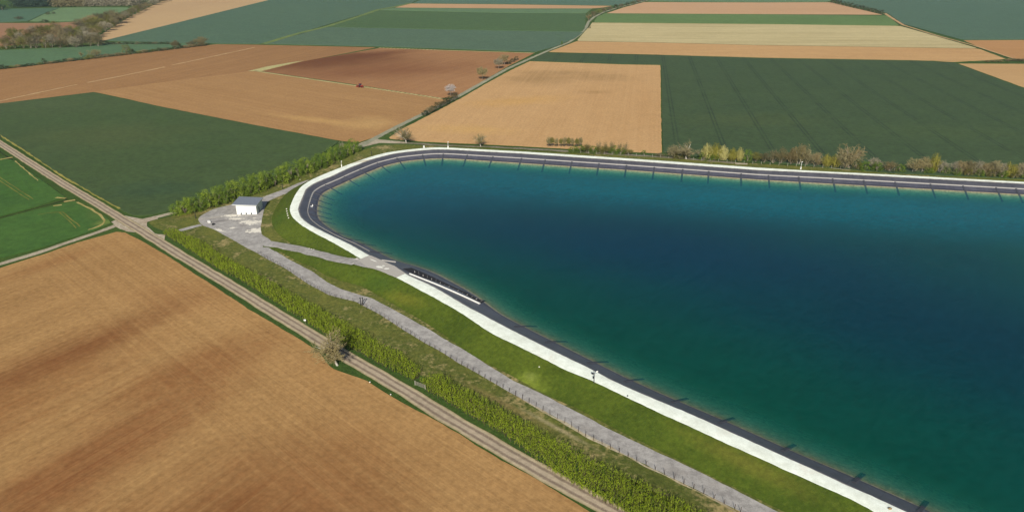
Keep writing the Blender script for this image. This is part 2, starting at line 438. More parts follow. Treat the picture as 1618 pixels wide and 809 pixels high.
# keep the underwater rows tidy in the tight corners
for k in range(7, NR):
    colr = smooth([LROWS[i][k] for i in range(NS)], 10, True)
    for i in range(NS): LROWS[i][k] = colr[i]
mb = MB()
for i in range(NS):
    for k, p in enumerate(LROWS[i]):
        dz = noise.noise(Vector((p.x * .35, p.y * .35, 2))) * .05 if 1 < k < 6 else 0
        mb.v.append((p.x, p.y, p.z + dz))
for i in range(NS):
    j = (i + 1) % NS
    for k in range(NR - 1): mb.f.append((i * NR + k, i * NR + k + 1, j * NR + k + 1, j * NR + k))
m = Mat('geomembrane', .42, .45)
sep = m.n('ShaderNodeSeparateXYZ'); m.put(sep.inputs[0], m.pos); zz = sep.outputs[2]
lo = m.mix(m.noise(.25, 5, .7), alb(66, 68, 80), alb(86, 86, 98)); hi = m.mix(m.noise(.3, 5, .7), alb(66, 66, 73), alb(88, 88, 95))
c = m.mix(m.rng(zz, 2.05, 2.2), lo, hi)
at = m.attr('station')
seam = m.math('FLOORED_MODULO', at, 6.0); sk = m.rng(m.math('ABSOLUTE', m.math('SUBTRACT', seam, 3.0)), .04, .16, 1, 0)
c = m.mix(m.math('MULTIPLY', sk, .5), c, alb(48, 48, 56))
pan = m.n('ShaderNodeTexWhiteNoise', noise_dimensions='1D'); m.put(pan.inputs['W'], m.math('FLOOR', m.math('DIVIDE', at, 6.0)))
c = m.mix(m.math('MULTIPLY', pan.outputs[0], .25), c, alb(104, 104, 114))
c = m.mix(m.math('MULTIPLY', m.rng(m.noise(.8, 4, .7), .58, .75), .35), c, alb(128, 124, 122))
dusty = m.rng(m.math('ADD', zz, m.math('MULTIPLY', m.noise(.9, 4, .7), .5)), ZC - .05, ZC + .28)
c = m.mix(m.math('MULTIPLY', dusty, .8), c, alb(170, 162, 150))
silt = m.mix(m.rng(m.noise(.9, 5, .85), .3, .7), alb(206, 190, 146), alb(134, 126, 92))
c = m.mix(m.rng(m.math('ADD', zz, m.math('MULTIPLY', m.noise(.5, 4, .7), .16)), ZW + .12, ZW + .26), silt, c)
c = m.mix(m.rng(m.math('ABSOLUTE', m.math('SUBTRACT', zz, ZW + .36)), .03, .13, .7, 0), c, alb(34, 34, 38))
m.bump(m.math('ADD', m.noise(1.2, 4, .6), m.math('MULTIPLY', sk, .6)), .25, .12)
LIN = mb.build('reservoir_liner', m.color(m.grain(c, .8, .5)), smooth=True); struct(LIN)
A = LIN.data.attributes.new('station', 'FLOAT', 'POINT'); A.data.foreach_set('value', [i * 1.3 for i in range(NS) for k in range(NR)])
bm = bmesh.new(); bm.from_mesh(LIN.data); bmesh.ops.recalc_face_normals(bm, faces=bm.faces)
if sum(q.normal.z for q in bm.faces) < 0: bmesh.ops.reverse_faces(bm, faces=bm.faces)
bm.to_mesh(LIN.data); BVH_L = BVHTree.FromBMesh(bm); bm.free()
# basin floor
fl = [LROWS[i][NR - 1] for i in range(0, NS, 2)]
mb = MB(); mb.v = [(p.x, p.y, ZF + .01) for p in fl]; mb.f = [tuple(t) for t in tessellate_polygon([[Vector(q) for q in mb.v]])]
struct(mb.build('basin_floor', plain('silt', (146, 136, 100))))

# water: a level sheet that runs in under the liner, with its depth stored for the colour of the water
def inside(p, P):
    r = False; n = len(P); j = n - 1
    for i in range(n):
        if (P[i].y > p[1]) != (P[j].y > p[1]) and p[0] < (P[j].x - P[i].x) * (p[1] - P[i].y) / (P[j].y - P[i].y) + P[i].x: r = not r
        j = i
    return r
from mathutils.kdtree import KDTree
kd = KDTree(NS)
for i, p in enumerate(WATER): kd.insert(Vector((p.x, p.y, 0)), i)
kd.balance()
WP = [WATER[i] for i in range(0, NS, 2)]
x0 = min(p.x for p in WATER) - 3; x1 = max(p.x for p in WATER) + 3; y0 = min(p.y for p in WATER) - 3; y1 = max(p.y for p in WATER) + 3
ST = 2.0; nx = int((x1 - x0) / ST) + 1; ny = int((y1 - y0) / ST) + 1
ids = {}; mb = MB(); dep = []
sd = {}
for a in range(nx):
    for b in range(ny):
        x, y = x0 + a * ST, y0 + b * ST
        _, _, d = kd.find((x, y, 0)); s = 1 if inside((x, y), WP) else -1
        sd[a, b] = d * s
def vid(a, b):
    if (a, b) not in ids:
        ids[a, b] = len(mb.v); mb.v.append((x0 + a * ST, y0 + b * ST, ZW)); dep.append(max(0, min(7, sd[a, b] * .42)))
    return ids[a, b]
for a in range(nx - 1):
    for b in range(ny - 1):
        q = ((a, b), (a + 1, b), (a + 1, b + 1), (a, b + 1))
        if max(sd[k] for k in q) > -1.0 and min(sd[k] for k in q) > -3.4: mb.f.append(tuple(vid(*k) for k in q))
me = mb.mesh('water', None); A = me.attributes.new('depth', 'FLOAT', 'POINT'); A.data.foreach_set('value', dep)
m = Mat('reservoir_water', .08, .5)
d = m.attr('depth')
d2 = m.math('MULTIPLY', d, 1.0)
def att(k): return m.math('POWER', math.e, m.math('MULTIPLY', d2, -k))
cx = m.n('ShaderNodeCombineColor'); m.put(cx.inputs[0], att(.62)); m.put(cx.inputs[1], att(.27)); m.put(cx.inputs[2], att(.32))
T = cx.outputs[0]
inv = m.n('ShaderNodeMix', data_type='RGBA', blend_type='SUBTRACT'); inv.inputs[0].default_value = 1; inv.inputs[6].default_value = (1, 1, 1, 1); m.put(inv.inputs[7], T)
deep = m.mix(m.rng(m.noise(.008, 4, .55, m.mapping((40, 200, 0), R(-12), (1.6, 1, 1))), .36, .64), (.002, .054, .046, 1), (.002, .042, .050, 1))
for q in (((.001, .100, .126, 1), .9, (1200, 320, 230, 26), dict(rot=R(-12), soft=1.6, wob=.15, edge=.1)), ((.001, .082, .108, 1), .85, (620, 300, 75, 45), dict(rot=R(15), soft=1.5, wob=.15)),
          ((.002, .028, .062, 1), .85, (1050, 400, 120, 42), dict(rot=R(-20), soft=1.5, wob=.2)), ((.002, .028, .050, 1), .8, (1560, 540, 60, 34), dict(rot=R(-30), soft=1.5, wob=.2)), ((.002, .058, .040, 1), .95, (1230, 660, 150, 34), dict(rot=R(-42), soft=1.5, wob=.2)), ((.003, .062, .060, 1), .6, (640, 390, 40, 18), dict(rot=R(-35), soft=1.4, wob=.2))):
    deep = m.mix(m.math('MULTIPLY', m.blob(*q[2], **q[3]), q[1]), deep, q[0])  # bluer far and greener near water: sky reflection put into its colour
tq = m.math('POWER', math.e, m.math('MULTIPLY', d, -.85))
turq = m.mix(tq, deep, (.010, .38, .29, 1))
turq = m.grain(turq, .8, .4, m.mapping((0, 0, 0), R(30), (1, .6, 1)))  # ripple shading painted into the water colour, stretched like the ripples
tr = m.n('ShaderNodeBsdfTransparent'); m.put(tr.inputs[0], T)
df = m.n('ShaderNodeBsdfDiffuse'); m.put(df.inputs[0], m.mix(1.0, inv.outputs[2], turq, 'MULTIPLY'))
ad = m.n('ShaderNodeAddShader'); m.nt.links.new(tr.outputs[0], ad.inputs[0]); m.nt.links.new(df.outputs[0], ad.inputs[1])
gl = m.n('ShaderNodeBsdfGlossy'); gl.inputs['Roughness'].default_value = .09; gl.inputs[0].default_value = (1, 1, 1, 1)
bmp = m.n('ShaderNodeBump'); bmp.inputs['Strength'].default_value = .8; bmp.inputs['Distance'].default_value = .12
hgt = m.math('ADD', m.noise(.7, 5, .7, m.mapping((0, 0, 0), R(30), (1, .6, 1))), m.math('MULTIPLY', m.noise(.12, 3, .5), .6))
m.put(bmp.inputs['Height'], hgt)
fr = m.n('ShaderNodeFresnel'); fr.inputs[0].default_value = 1.14
m.nt.links.new(bmp.outputs[0], gl.inputs['Normal']); m.nt.links.new(bmp.outputs[0], fr.inputs['Normal'])
mx = m.n('ShaderNodeMixShader'); m.nt.links.new(fr.outputs[0], mx.inputs[0]); m.nt.links.new(ad.outputs[0], mx.inputs[1]); m.nt.links.new(gl.outputs[0], mx.inputs[2])
m.nt.links.new(mx.outputs[0], m.out.inputs[0]); m.nt.nodes.remove(m.b)
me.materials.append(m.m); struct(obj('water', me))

# ================================================================== FIELDS
def dirang(a, b):
    p, q = g(*a), g(*b); return math.atan2(q.y - p.y, q.x - p.x)
road_ang = dirang((500, 533), (800, 714)); left_ang = dirang((0, 418), (170, 362))
TAN = (186, 146, 96)
m_near = soil('ploughed_earth', (188, 148, 96), (140, 102, 60), left_ang, rows=1.0, head=((500, 560), road_ang, 34), lines=(.28, 1.1), amt=.5, blobs=[
    ((122, 74, 40), 0.63, (40, 585, 48, 10), dict(rot=left_ang, soft=1.3)), ((128, 80, 46), 0.52, (150, 545, 30, 7), dict(rot=left_ang, soft=1.3)),
    ((140, 90, 50), 0.54, (-60, 680, 50, 14), dict(rot=left_ang, soft=1.3)), ((138, 88, 50), 0.54, (270, 590, 26, 8), dict(rot=left_ang, soft=1.3)),
    ((128, 76, 42), 0.49, (470, 770, 26, 15), dict(rot=R(-10), soft=1.5)), ((146, 98, 58), 0.52, (350, 575, 26, 8), dict(rot=left_ang, soft=1.3)),
    ((136, 84, 48), 0.52, (180, 700, 36, 10), dict(rot=left_ang, soft=1.4)), ((124, 74, 40), 0.52, (380, 840, 34, 12), dict(rot=R(-5), soft=1.4)),
    ((146, 98, 58), 0.46, (80, 416, 22, 6), dict(rot=left_ang)), ((132, 80, 46), 0.52, (60, 790, 40, 10), dict(rot=left_ang, soft=1.4)),
    ((150, 104, 64), 0.40, (290, 470, 18, 12), dict(rot=R(-20), soft=1.4)), ((156, 112, 68), 0.46, (560, 700, 14, 9), dict(rot=R(-40), soft=1.4))])
sheet('ploughed_field', W([(185, 366), (198, 367.5), (222, 380), (258, 400), (400, 492.7), (479, 540), (506, 557), (518, 575), (526, 582), (548, 590.7), (578, 600.6), (622.5, 629), (696.7, 668.6), (800, 731.6), (873, 772), (935, 809), (1150, 935), (-500, 950), (-500, 590), (-150, 470), (0, 423.5), (74, 400), (123.6, 383)]), .02, m_near, .25)
m_f2 = crop('wheat_left', (76, 94, 50), (64, 86, 48), dirang((400, 198), (148, 146)), 0, .012, amt=.55, blobs=[((86, 96, 52), .55, (170, 215, 60, 40), dict()), ((84, 98, 60), .4, (60, 165, 80, 40), dict()), ((50, 78, 54), .5, (250, 300, 30, 18), dict())])
sheet('wheat_field', W([(148, 146.5), (0, 164.5), (-90, 173), (-60, 182), (0, 217), (30, 234), (99, 280.5), (150, 309), (188, 331), (210, 341), (237, 341), (272, 333.5), (376, 304), (487, 258), (537, 224), (400, 198), (260, 170.6)]), .02, m_f2, .3, thick=.25)
m_f3a = soil('earth_red', (170, 130, 86), (142, 102, 66), dirang((0, 159), (400, 76)), lines=(.12, .5), big=.006, rows=1.0)
m_f3b = soil('earth_tan', (182, 142, 94), (154, 114, 74), dirang((410, 113), (700, 156)), lines=(.12, .5), big=.006, rows=1.0, blobs=[((204, 164, 104), .7, (500, 190, 50, 8), dict(rot=R(-25))), ((204, 166, 108), .6, (585, 195, 25, 25), dict()), ((200, 158, 104), .5, (150, 165, 60, 12), dict(rot=R(-30)))])
sheet('earth_field', W([(0, 110), (217.6, 84.5), (341, 70.5), (400, 71.2), (595, 75.4), (480, 97.4), (410, 114.5), (390, 115), (260, 132), (148, 147), (0, 163.8), (-90, 173), (-400, 215), (-400, 160)]), .02, m_f3a, .4)
sheet('earth_field', W([(148, 145.5), (260, 130), (390, 113.5), (410, 114), (560, 135), (700, 157), (716, 158), (668, 180), (625, 200), (590, 218), (566, 226), (538, 223), (400, 197.4), (260, 169.9)]), .02, m_f3b, .4)
m_f5 = soil('earth_dark', (176, 132, 90), (148, 104, 70), dirang((410, 113), (600, 76)), lines=(.1, .4), big=.006, rows=.9, blobs=[((122, 80, 52), 1.0, (500, 98, 120, 70), dict(rot=R(20), soft=.9, wob=.2, edge=.2)), ((140, 96, 64), 1.0, (600, 112, 110, 55), dict(rot=R(20), soft=1.1, wob=.4)), ((116, 74, 48), 1.1, (560, 90, 90, 25), dict(rot=R(40), soft=1.1))])
sheet('dark_earth_field', W([(600, 76.5), (845, 84), (800, 107), (760, 130), (724, 153), (700, 156), (560, 134), (411, 113), (480, 97)]), .02, m_f5, .4)
def green(name, px, a, b, ang=0.1, **k): return sheet(name, W(px), .02, crop(name + '_leaf', a, b, ang, **k), .5, thick=.22)
green('wheat_field', [(417, 70), (516, 43.5), (800, 49.5), (922, 51), (909, 61), (878, 74), (848, 82.5), (800, 81), (595, 74)], (92, 116, 88), (80, 106, 84), big=.006, amt=.6)
green('wheat_field', [(517, 43), (560, 30), (597, 17), (800, 21.5), (926, 22), (924, 45), (920, 50.5), (800, 49)], (84, 110, 64), (72, 100, 60), big=.006, amt=.5)
green('barley_field', [(600, 16.5), (622, 13), (800, 14.3), (936, 14.3), (926, 21.5), (800, 21)], (104, 132, 88), (96, 124, 88), big=.006, amt=.5)
sheet('pale_earth_field', W([(624, 12.6), (648, 6.3), (800, 7.6), (968, 10), (950, 13), (936, 14), (800, 14)]), .02, soil('earth_pink', (206, 166, 124), (186, 144, 104), .05, lines=(.05, .2), big=.004, rows=.5), .5)
green('wheat_field', [(165, 65), (247, 44.7), (427, .2), (520, -22), (700, -22), (650, 6), (598, 16), (540, 33), (416, 69.8), (341, 69.3), (280, 68.6)], (88, 114, 86), (78, 106, 84), big=.004, amt=.6)
green('wheat_field', [(652, 5.8), (800, 6.8), (975, 9.4), (1022, .5), (1085, -20), (715, -20)], (90, 118, 96), (82, 112, 92), big=.004, amt=.5)
ribbon('grass_strip', W([(417, 70), (470, 54), (516, 43), (560, 29), (598, 16), (622, 12), (648, 6)]), 7, .26, grass('strip_grass', (124, 140, 78), (104, 124, 72)), .5, step=4)
sheet('pale_earth_field', W([(150, 62), (163, 65), (247, 44.4), (400, 8.5), (427, 0), (520, -22), (330, -22), (262, 0), (222, 18), (193, 34), (160, 55)]), .02, soil('earth_sand', (204, 172, 126), (184, 150, 112), dirang((247, 44), (400, 8.7)), lines=(.06, .25), big=.008, rows=.5), .5)
green('meadow', [(-200, 97), (0, 80), (148, 74), (165, 67), (280, 69.5), (328, 69), (217, 83.5), (0, 109), (-200, 136)], (94, 124, 84), (80, 110, 78), big=.01)
sheet('earth_field', W([(-200, 48), (0, 37), (75, 37), (125, 35), (135, 60), (20, 72), (0, 75), (-200, 92)]), .02, soil('earth_rust', (170, 130, 98), (148, 110, 82), .2, lines=(.08, .3), rows=.5), .5)
green('meadow', [(-200, 18), (0, 15), (95, 13), (70, 22), (45, 34), (0, 36), (-200, 46)], (84, 116, 86), (76, 108, 84), big=.006)
green('meadow', [(96, 13), (130, 12.4), (200, 12.6), (206, 14.5), (165, 28), (128, 34.4), (46, 34.4), (72, 22)], (116, 142, 96), (104, 132, 88), big=.006)
m_f11 = soil('earth_peach', (208, 168, 118), (190, 148, 98), dirang((1046, 243), (1043, 103)), lines=(.3, 1.0), big=.01, rows=1.0, blobs=[
    ((150, 120, 78), .55, (850, 125, 34, 30), dict(rot=R(30), soft=1.3, wob=.6)), ((154, 124, 82), .45, (950, 122, 34, 22), dict(soft=1.3, wob=.6)), ((156, 126, 84), .45, (880, 115, 40, 14), dict(soft=1.3, wob=.5)),
    ((210, 164, 92), .5, (820, 160, 50, 18), dict(rot=R(20))), ((168, 132, 86), .5, (940, 146, 18, 9), dict(wob=.6)), ((214, 172, 104), .5, (740, 205, 40, 14), dict(rot=R(-10)))])
sheet('stubble_field', W([(837, 97.3), (985, 102.4), (1043.5, 103.4), (1044.8, 200), (1046, 243), (960, 239), (867, 234), (773, 229), (700, 226), (662, 224), (612, 219.5), (638, 202.5), (674, 184.5), (725, 157.5), (780, 126), (808, 111)]), .02, m_f11, .4)
tram_ang = math.atan2(g(1131, 160).y - g(1162, 230).y, g(1131, 160).x - g(1162, 230).x)
m_f12 = crop('wheat_right', (72, 90, 54), (60, 82, 52), tram_ang, 24.0, .012, tram=(50, 67, 45), tw=.65, amt=.55, off=-10.0, blobs=[((84, 96, 52), .35, (1180, 190, 60, 26), dict()), ((82, 100, 56), .35, (1480, 210, 60, 26), dict())])
sheet('wheat_field', W([(862, 84.3), (1042, 88), (1200, 92.7), (1458, 97.2), (1507, 99.8), (1618, 141), (1900, 237), (1900, 314), (1618, 284), (1400, 274), (1200, 255), (1047.5, 243), (1046.3, 200), (1045, 102.8), (985, 101.7), (838, 96.6)]), .02, m_f12, .3, thick=.25)
sheet('pale_earth_field', W([(911, 65.8), (1042, 68), (1200, 72), (1546, 77.3), (1590, 94), (1507, 98.8), (1458, 96), (1200, 91.6), (1042, 87), (866, 83)]), .02, soil('earth_apricot', (208, 168, 116), (184, 142, 94), .02, lines=(.06, .25), big=.006, rows=1.0), .4)
sheet('straw_field', W([(936, 36.3), (1200, 38.6), (1422, 41.5), (1480, 58), (1546, 77), (1200, 71.7), (1042, 67.7), (911, 65.4), (926, 48)]), .02, soil('straw', (210, 194, 146), (172, 156, 110), .02, lines=(.12, .4), big=.012, rows=1.3, amt=.7), .4)
green('barley_field', [(956, 22), (1200, 23.3), (1391, 25.5), (1402, 25), (1421, 41), (1200, 38.3), (938, 35.8), (944, 27)], (108, 136, 76), (92, 120, 64), big=.008)
sheet('pale_earth_field', W([(1017.5, 4), (1200, 4.6), (1313, 4.2), (1395, 24), (1200, 23), (958, 21.6), (985, 12.5)]), .02, soil('earth_rose', (212, 172, 132), (190, 150, 112), .02, lines=(.05, .2), big=.005, rows=.5), .5)
green('barley_field', [(1024, 2.8), (1200, 4), (1308, 3.4), (1316, 0), (1250, -20), (1105, -20), (1060, -9)], (104, 132, 92), (94, 122, 86), big=.006)
green('wheat_field', [(1326, 4), (1402, 21.5), (1427, 38.5), (1520, 63.5), (1618, 63), (1900, 62), (1900, -20), (1255, -20)], (88, 116, 92), (78, 106, 86), big=.005, amt=.6)
sheet('earth_field', W([(1522, 64.3), (1618, 63.8), (1900, 63), (1900, 97), (1618, 95), (1602, 93), (1550, 76)]), .02, soil('earth_ochre', (196, 150, 100), (172, 126, 82), .1, lines=(.08, .3), rows=.5), .4)
sheet('stubble_field', W([(1514, 101), (1618, 101.5), (1900, 103), (1900, 226), (1618, 139)]), .02, soil('earth_buff', (204, 166, 116), (184, 144, 96), .1, lines=(.12, .4), rows=.5), .4)
m_f21 = crop('young_wheat', (76, 112, 42), (60, 98, 40), dirang((0, 380), (150, 345)), 0, .04, blobs=[((128, 138, 66), .6, (165, 352, 5, 5), dict()), ((110, 124, 60), .5, (120, 317, 9, 3), dict()), ((98, 118, 52), .4, (150, 338, 5, 12), dict(rot=R(30)))])
sheet('young_wheat_field', W([(0, 250), (22, 254), (103, 312), (60, 326), (0, 342), (-250, 400), (-250, 150)]), .02, m_f21, .25, thick=.12)
sheet('young_wheat_field', W([(112, 319), (121, 319), (170, 345), (176, 353), (150, 364), (74, 389), (0, 409), (-250, 480), (-250, 408), (0, 347), (60, 331)]), .02, m_f21, .25, thick=.12)

# ================================================================== ROADS, TRACKS, YARD
m = Mat('track_gravel', .95, .1)
cr = m.math('ABSOLUTE', m.attr('cross'))
cr = m.math('ADD', cr, m.math('MULTIPLY', m.math('SUBTRACT', m.noise(.5, 4, .7), .5), .22))
gr = m.n('ShaderNodeValToRGB'); m.put(gr.inputs[0], cr); e = gr.color_ramp.elements
stops = [(0, (186, 170, 146)), (.16, (190, 174, 150)), (.34, (126, 110, 96)), (.5, (130, 114, 98)), (.66, (196, 180, 150)), (.86, (186, 170, 132)), (1, (120, 118, 70))]
e[0].position, e[0].color = 0, alb(*stops[0][1]); e[1].position, e[1].color = 1, alb(*stops[-1][1])
for p_, c_ in stops[1:-1]: x = e.new(p_); x.color = alb(*c_)
c = m.mix(m.math('MULTIPLY', m.noise(.35, 5, .75), .5), gr.outputs[0], alb(160, 144, 122))
c = m.mix(m.rng(m.noise(3.5, 4, .7), .45, .8, 0, .5), c, alb(206, 186, 160))
m_track = m.color(m.grain(c, .9, .6))
m_gravel_pale = grass('pale_gravel', (196, 184, 160), (170, 156, 132), (206, 198, 178), (.5, .7), .1)
m_lane = grass('lane_asphalt', (170, 168, 142), (148, 148, 124), None, big=.06)
m_dirt = grass('dirt_line', (206, 174, 128), (188, 150, 106), None, big=.05)
ribbon('track_road', W([(-140, 140), (-60, 189), (0, 226.9), (50, 259), (99, 290), (150, 320), (190, 344.5), (235, 372), (278, 399), (380, 460.5), (450, 504), (497, 532.5), (548, 563.5), (629.5, 611), (700, 655.3), (800, 714), (890, 765), (975, 811), (1200, 938)]), 4.3, .06, m_track, .12, 13, 1.5)
ribbon('track', W([(-160, 462), (0, 417.5), (62, 399), (130, 375.5), (170, 362), (188, 354)]), 2.6, .05, m_gravel_pale, .15)
ribbon('track', W([(222, 349), (247, 343.2), (275, 336.5), (292, 331)]), 3.0, .05, m_gravel_pale, .2)
sheet('junction', W([(176, 351), (196, 341), (212, 344), (228, 346.5), (247, 341.5), (250, 346), (232, 351), (233, 358), (245, 369.5), (262, 371), (259, 380), (245, 382), (218, 368), (200, 366), (184, 359)]), .055, grass('chalky_gravel', (200, 186, 164), (178, 160, 136), (214, 206, 188), (.5, .7), .15), .25, 1.0)
ribbon('lane', W([(560, 236), (578, 227), (600, 215), (630, 199.5), (668, 181), (695, 168), (722, 154), (760, 132.5), (800, 110), (840, 92), (870, 79), (900, 67), (916, 55), (926, 44), (930, 35), (938, 28), (952, 20.5), (978, 12), (1005, 5.5), (1030, -1), (1100, -20)]), lambda t: 3.6, .08, m_lane, .2, step=3)
ribbon('track', W([(566, 232), (600, 224.5), (640, 226), (700, 230), (773, 232.5), (850, 236.5), (906, 240), (960, 243.5), (1040, 248), (1100, 252.5), (1160, 258)]), 2.6, .045, grass('grassy_track', (150, 140, 124), (124, 118, 92), (176, 166, 146), (.5, .75), .12), .4)
sheet('junction', W([(566, 228), (592, 218), (600, 221), (640, 224.5), (640, 227.5), (600, 226.5), (578, 231.5), (560, 237)]), .07, m_gravel_pale, .3, 1.0)
sheet('gravel_pad', W([(1160, 257), (1180, 258.5), (1182, 260.5), (1162, 260)]), .05, m_gravel_pale, .4, 1.0)
sheet('gravel_pad', W([(1300, 263.5), (1330, 265), (1342, 269), (1318, 267)]), .05, m_gravel_pale, .4, 1.0)
ribbon('field_track', W([(1398, 22), (1412, 31), (1427, 40.5), (1480, 57), (1546, 75), (1603, 94)]), lambda t: 4.5 - 2.5 * t, .3, m_dirt, .3, step=4)
ribbon('field_track', W([(1042, 87.5), (1200, 92.2), (1458, 96.6), (1590, 97.5)]), 1.6, .05, grass('headland', (150, 146, 86), (120, 128, 76)), .3, step=5)
for px, wd in (([(-100, 180), (0, 160), (60, 147), (122, 134)], 2.4), ([(138, 131), (200, 119), (260, 106.3)], 2.6), ([(272, 103.5), (330, 91), (370, 82.5), (402, 75.5)], 2.2)):
    ribbon('dirt_line', W(px), wd, .04, m_dirt, .5, step=4)
m_straw = grass('pale_grass', (206, 196, 142), (176, 170, 112), None, big=.1)
def dashes(name, px, wd, n, fill):
    P = W(px); mb = MB(); L = [(P[i + 1] - P[i]).length for i in range(len(P) - 1)]; T = sum(L)
    def at(s):
        for i, l in enumerate(L):
            if s <= l or i == len(L) - 1: d = (P[i + 1] - P[i]).normalized(); return P[i] + d * min(s, l), d
            s -= l
    for k in range(n):
        a, d = at(T * k / n); b, _ = at(T * (k + fill) / n); nr = Vector((-d.y, d.x, 0)) * wd / 2; z = Vector((0, 0, .05))
        mb.poly((a - nr + z, b - nr + z, b + nr + z + d * .8, a + nr + z + d * .8))
    return struct(mb.build(name, m_straw))
dashes('grass_strip', [(402, 112.5), (480, 124), (570, 137)], 2.2, 30, .97)
dashes('grass_strip', [(570, 137), (640, 147.5), (698, 156.5)], 2.8, 18, .72)
dashes('grass_strip', [(598, 76), (690, 79.5)], 3.0, 16, .7)
ribbon('grass_strip', W([(690, 79.6), (760, 81.8), (845, 84.3)]), 2.0, .045, m_straw, .3, step=4)
sheet('grass_strip', W([(392, 113), (420, 106), (455, 100), (480, 96.3), (455, 102.5), (412, 113.2)]), .05, m_straw, .3, 2.0)
m_tan = grass('bare_wheelings', (142, 138, 66), (116, 118, 54), None, big=.1)
for px in ([(-20, 268), (53, 315.5)], [(-20, 273), (46, 316.5)], [(94, 336), (121, 361)], [(99, 335.5), (127, 359)], [(60, 340), (80, 336.5), (98, 335.5)]):
    ribbon('wheel_line', W(px), .4, .17, m_tan, .15)
for px, wd in (([(88, 313), (104, 314)], 1.6), ([(101, 319.5), (119, 316.5)], 1.7), ([(84, 326), (98, 324.5)], 1.0), ([(122, 320), (150, 334), (166, 347), (163, 356), (140, 364)], .9), ([(60, 286), (47, 275), (24, 255)], .5), ([(0, 253), (20, 249)], 2.0)):
    ribbon('bare_patch', W(px), wd, .165, grass('bare_soil_%d' % int(px[0][0]), (196, 178, 116), (160, 148, 84), None, big=.2), .3)
ribbon('yellow_verge', W([(0, 214.5), (30, 233.5), (99, 280), (150, 309), (189, 331)]), .9, .3, grass('yellow_grass', (172, 160, 84), (140, 138, 66)), .3)
m_ditch = grass('ditch_grass', (50, 60, 30), (38, 46, 24))
ribbon('ditch', W([(-20, 228), (20, 253), (60, 282), (106, 314.5)]), .7, .01, m_ditch, .2)
ribbon('ditch', W([(-20, 350), (0, 344.5), (60, 328), (106, 316)]), .8, .01, m_ditch, .2)

# rough grass between the hedges, the yard and the bank
outer_off = [OUTER[i] + NO[i] * 6.4 for i in range(NS)]
near_p = g(1500, 900); far_p = g(1850, 300)
i_near = min(range(NS), key=lambda i: (outer_off[i].xy - g(1380, 809, 3.5).xy).length); i_far = min(range(NS), key=lambda i: (outer_off[i].xy - g(1700, 292, 3.5).xy).length)
step_ = 3
if i_near < i_far: seq = list(range(i_far, i_near, -step_))
else: seq = list(range(i_far, i_near, step_))
seq = [outer_off[i] for i in reversed(seq)]
m_rough = grass('rough_grass', (122, 122, 58), (76, 94, 38), (166, 150, 100), (.5, .64), .09, blobs=[
    ((130, 116, 62), .6, (300, 340, 12, 4), dict(rot=R(20))), ((84, 92, 40), .6, (270, 345, 8, 5), dict()), ((150, 130, 84), .6, (800, 640, 20, 1.6), dict(rot=R(-42))), ((184, 168, 128), .7, (880, 676, 14, 1.0), dict(rot=R(-42))), ((80, 92, 38), .6, (1030, 752, 14, 3), dict(rot=R(-42)))])
sheet('rough_grass', W([(1200, 880), (1100, 812), (1000, 760), (900, 715), (800, 665), (700, 612), (600, 556), (500, 500), (400, 442), (300, 388), (262, 367), (240, 357), (233, 351), (285, 338), (376, 312), (487, 273), (569, 238.5), (600, 229.5), (640, 229), (700, 231.5), (800, 237), (1000, 247), (1200, 259), (1400, 271), (1618, 282.5), (1700, 288)]) + list(reversed(seq)), .015, m_rough, .2)

# grey gravel yard and path
m = Mat('grey_gravel', .95, .1)
f = m.math('ADD', m.math('MULTIPLY', m.noise(.4, 5, .7), .6), m.math('MULTIPLY', m.noise(4, 4, .75), .45))
c = m.mix(m.rng(f, .38, .66), alb(152, 148, 144), alb(188, 184, 178))
c = m.mix(m.math('MULTIPLY', m.rng(m.noise(.15, 4, .7), .5, .75), .45), c, alb(142, 134, 126))
c = m.mix(m.math('MULTIPLY', m.rng(m.noise(.3, 4, .7, m.mapping((0, 0, 0), R(-42), (6, 1, 1))), .55, .7), .35), c, alb(204, 200, 194))
for q in ((365, 341, 3.2, 1.7, .1), (398, 351.5, 5.0, 2.4, -.1), (404, 364.5, 3.0, 2.6, .2), (347, 364, 3.0, .7, -.6), (367, 360.5, 1.2, .8, .6), (402, 344.5, .9, .5, 0), (372, 346, 3.0, 1.0, 0)):
    c = m.mix(m.blob(q[0], q[1], q[2] * 1.25, q[3] * 1.25, q[4], soft=.25, wob=1.5, edge=.6), c, (.66, .62, .53, 1))
for q in ((338, 344, 5, 1.4, .5), (318, 346, 2, 2, 0)):
    c = m.mix(m.math('MULTIPLY', m.blob(q[0], q[1], q[2], q[3], q[4]), .7), c, alb(196, 188, 174))
c = m.mix(m.math('MULTIPLY', m.blob(345, 350, 6, 1.6, .6), .5), c, alb(112, 106, 106))
m.bump(m.noise(4, 4, .7), .4, .06)
m_yard = m.color(m.grain(c, .7, .6))
path_up = [(430, 393), (455, 409.4), (493.7, 429.4), (515, 445), (538, 456.6), (587.7, 471.5), (629.7, 493.7), (686.6, 525.9), (749.4, 562.8), (808.8, 601), (858, 623), (922.5, 656.8), (964.5, 679), (1046, 718), (1100, 742.5), (1173, 780), (1232, 809), (1420, 905)]
path_lo = [(1330, 890), (1165, 806), (1104, 775), (1021, 735), (922.5, 687), (898, 670), (811, 623), (726, 574), (700, 557.5), (664, 538), (602.5, 498.7), (563, 477), (518.4, 466.5), (486, 447.7), (455, 427), (406, 400.5), (369, 379.7), (336, 362), (320, 357), (314, 350)]
yard = path_up[::-1] + [(430, 389), (428, 380), (413.5, 371), (412, 359), (416.5, 335), (422, 319), (441.7, 310), (470, 299), (486, 291), (489, 284), (470, 290), (450, 299), (412, 313), (369, 322.6), (336, 330.8), (320, 339.7), (312.6, 345.6)]
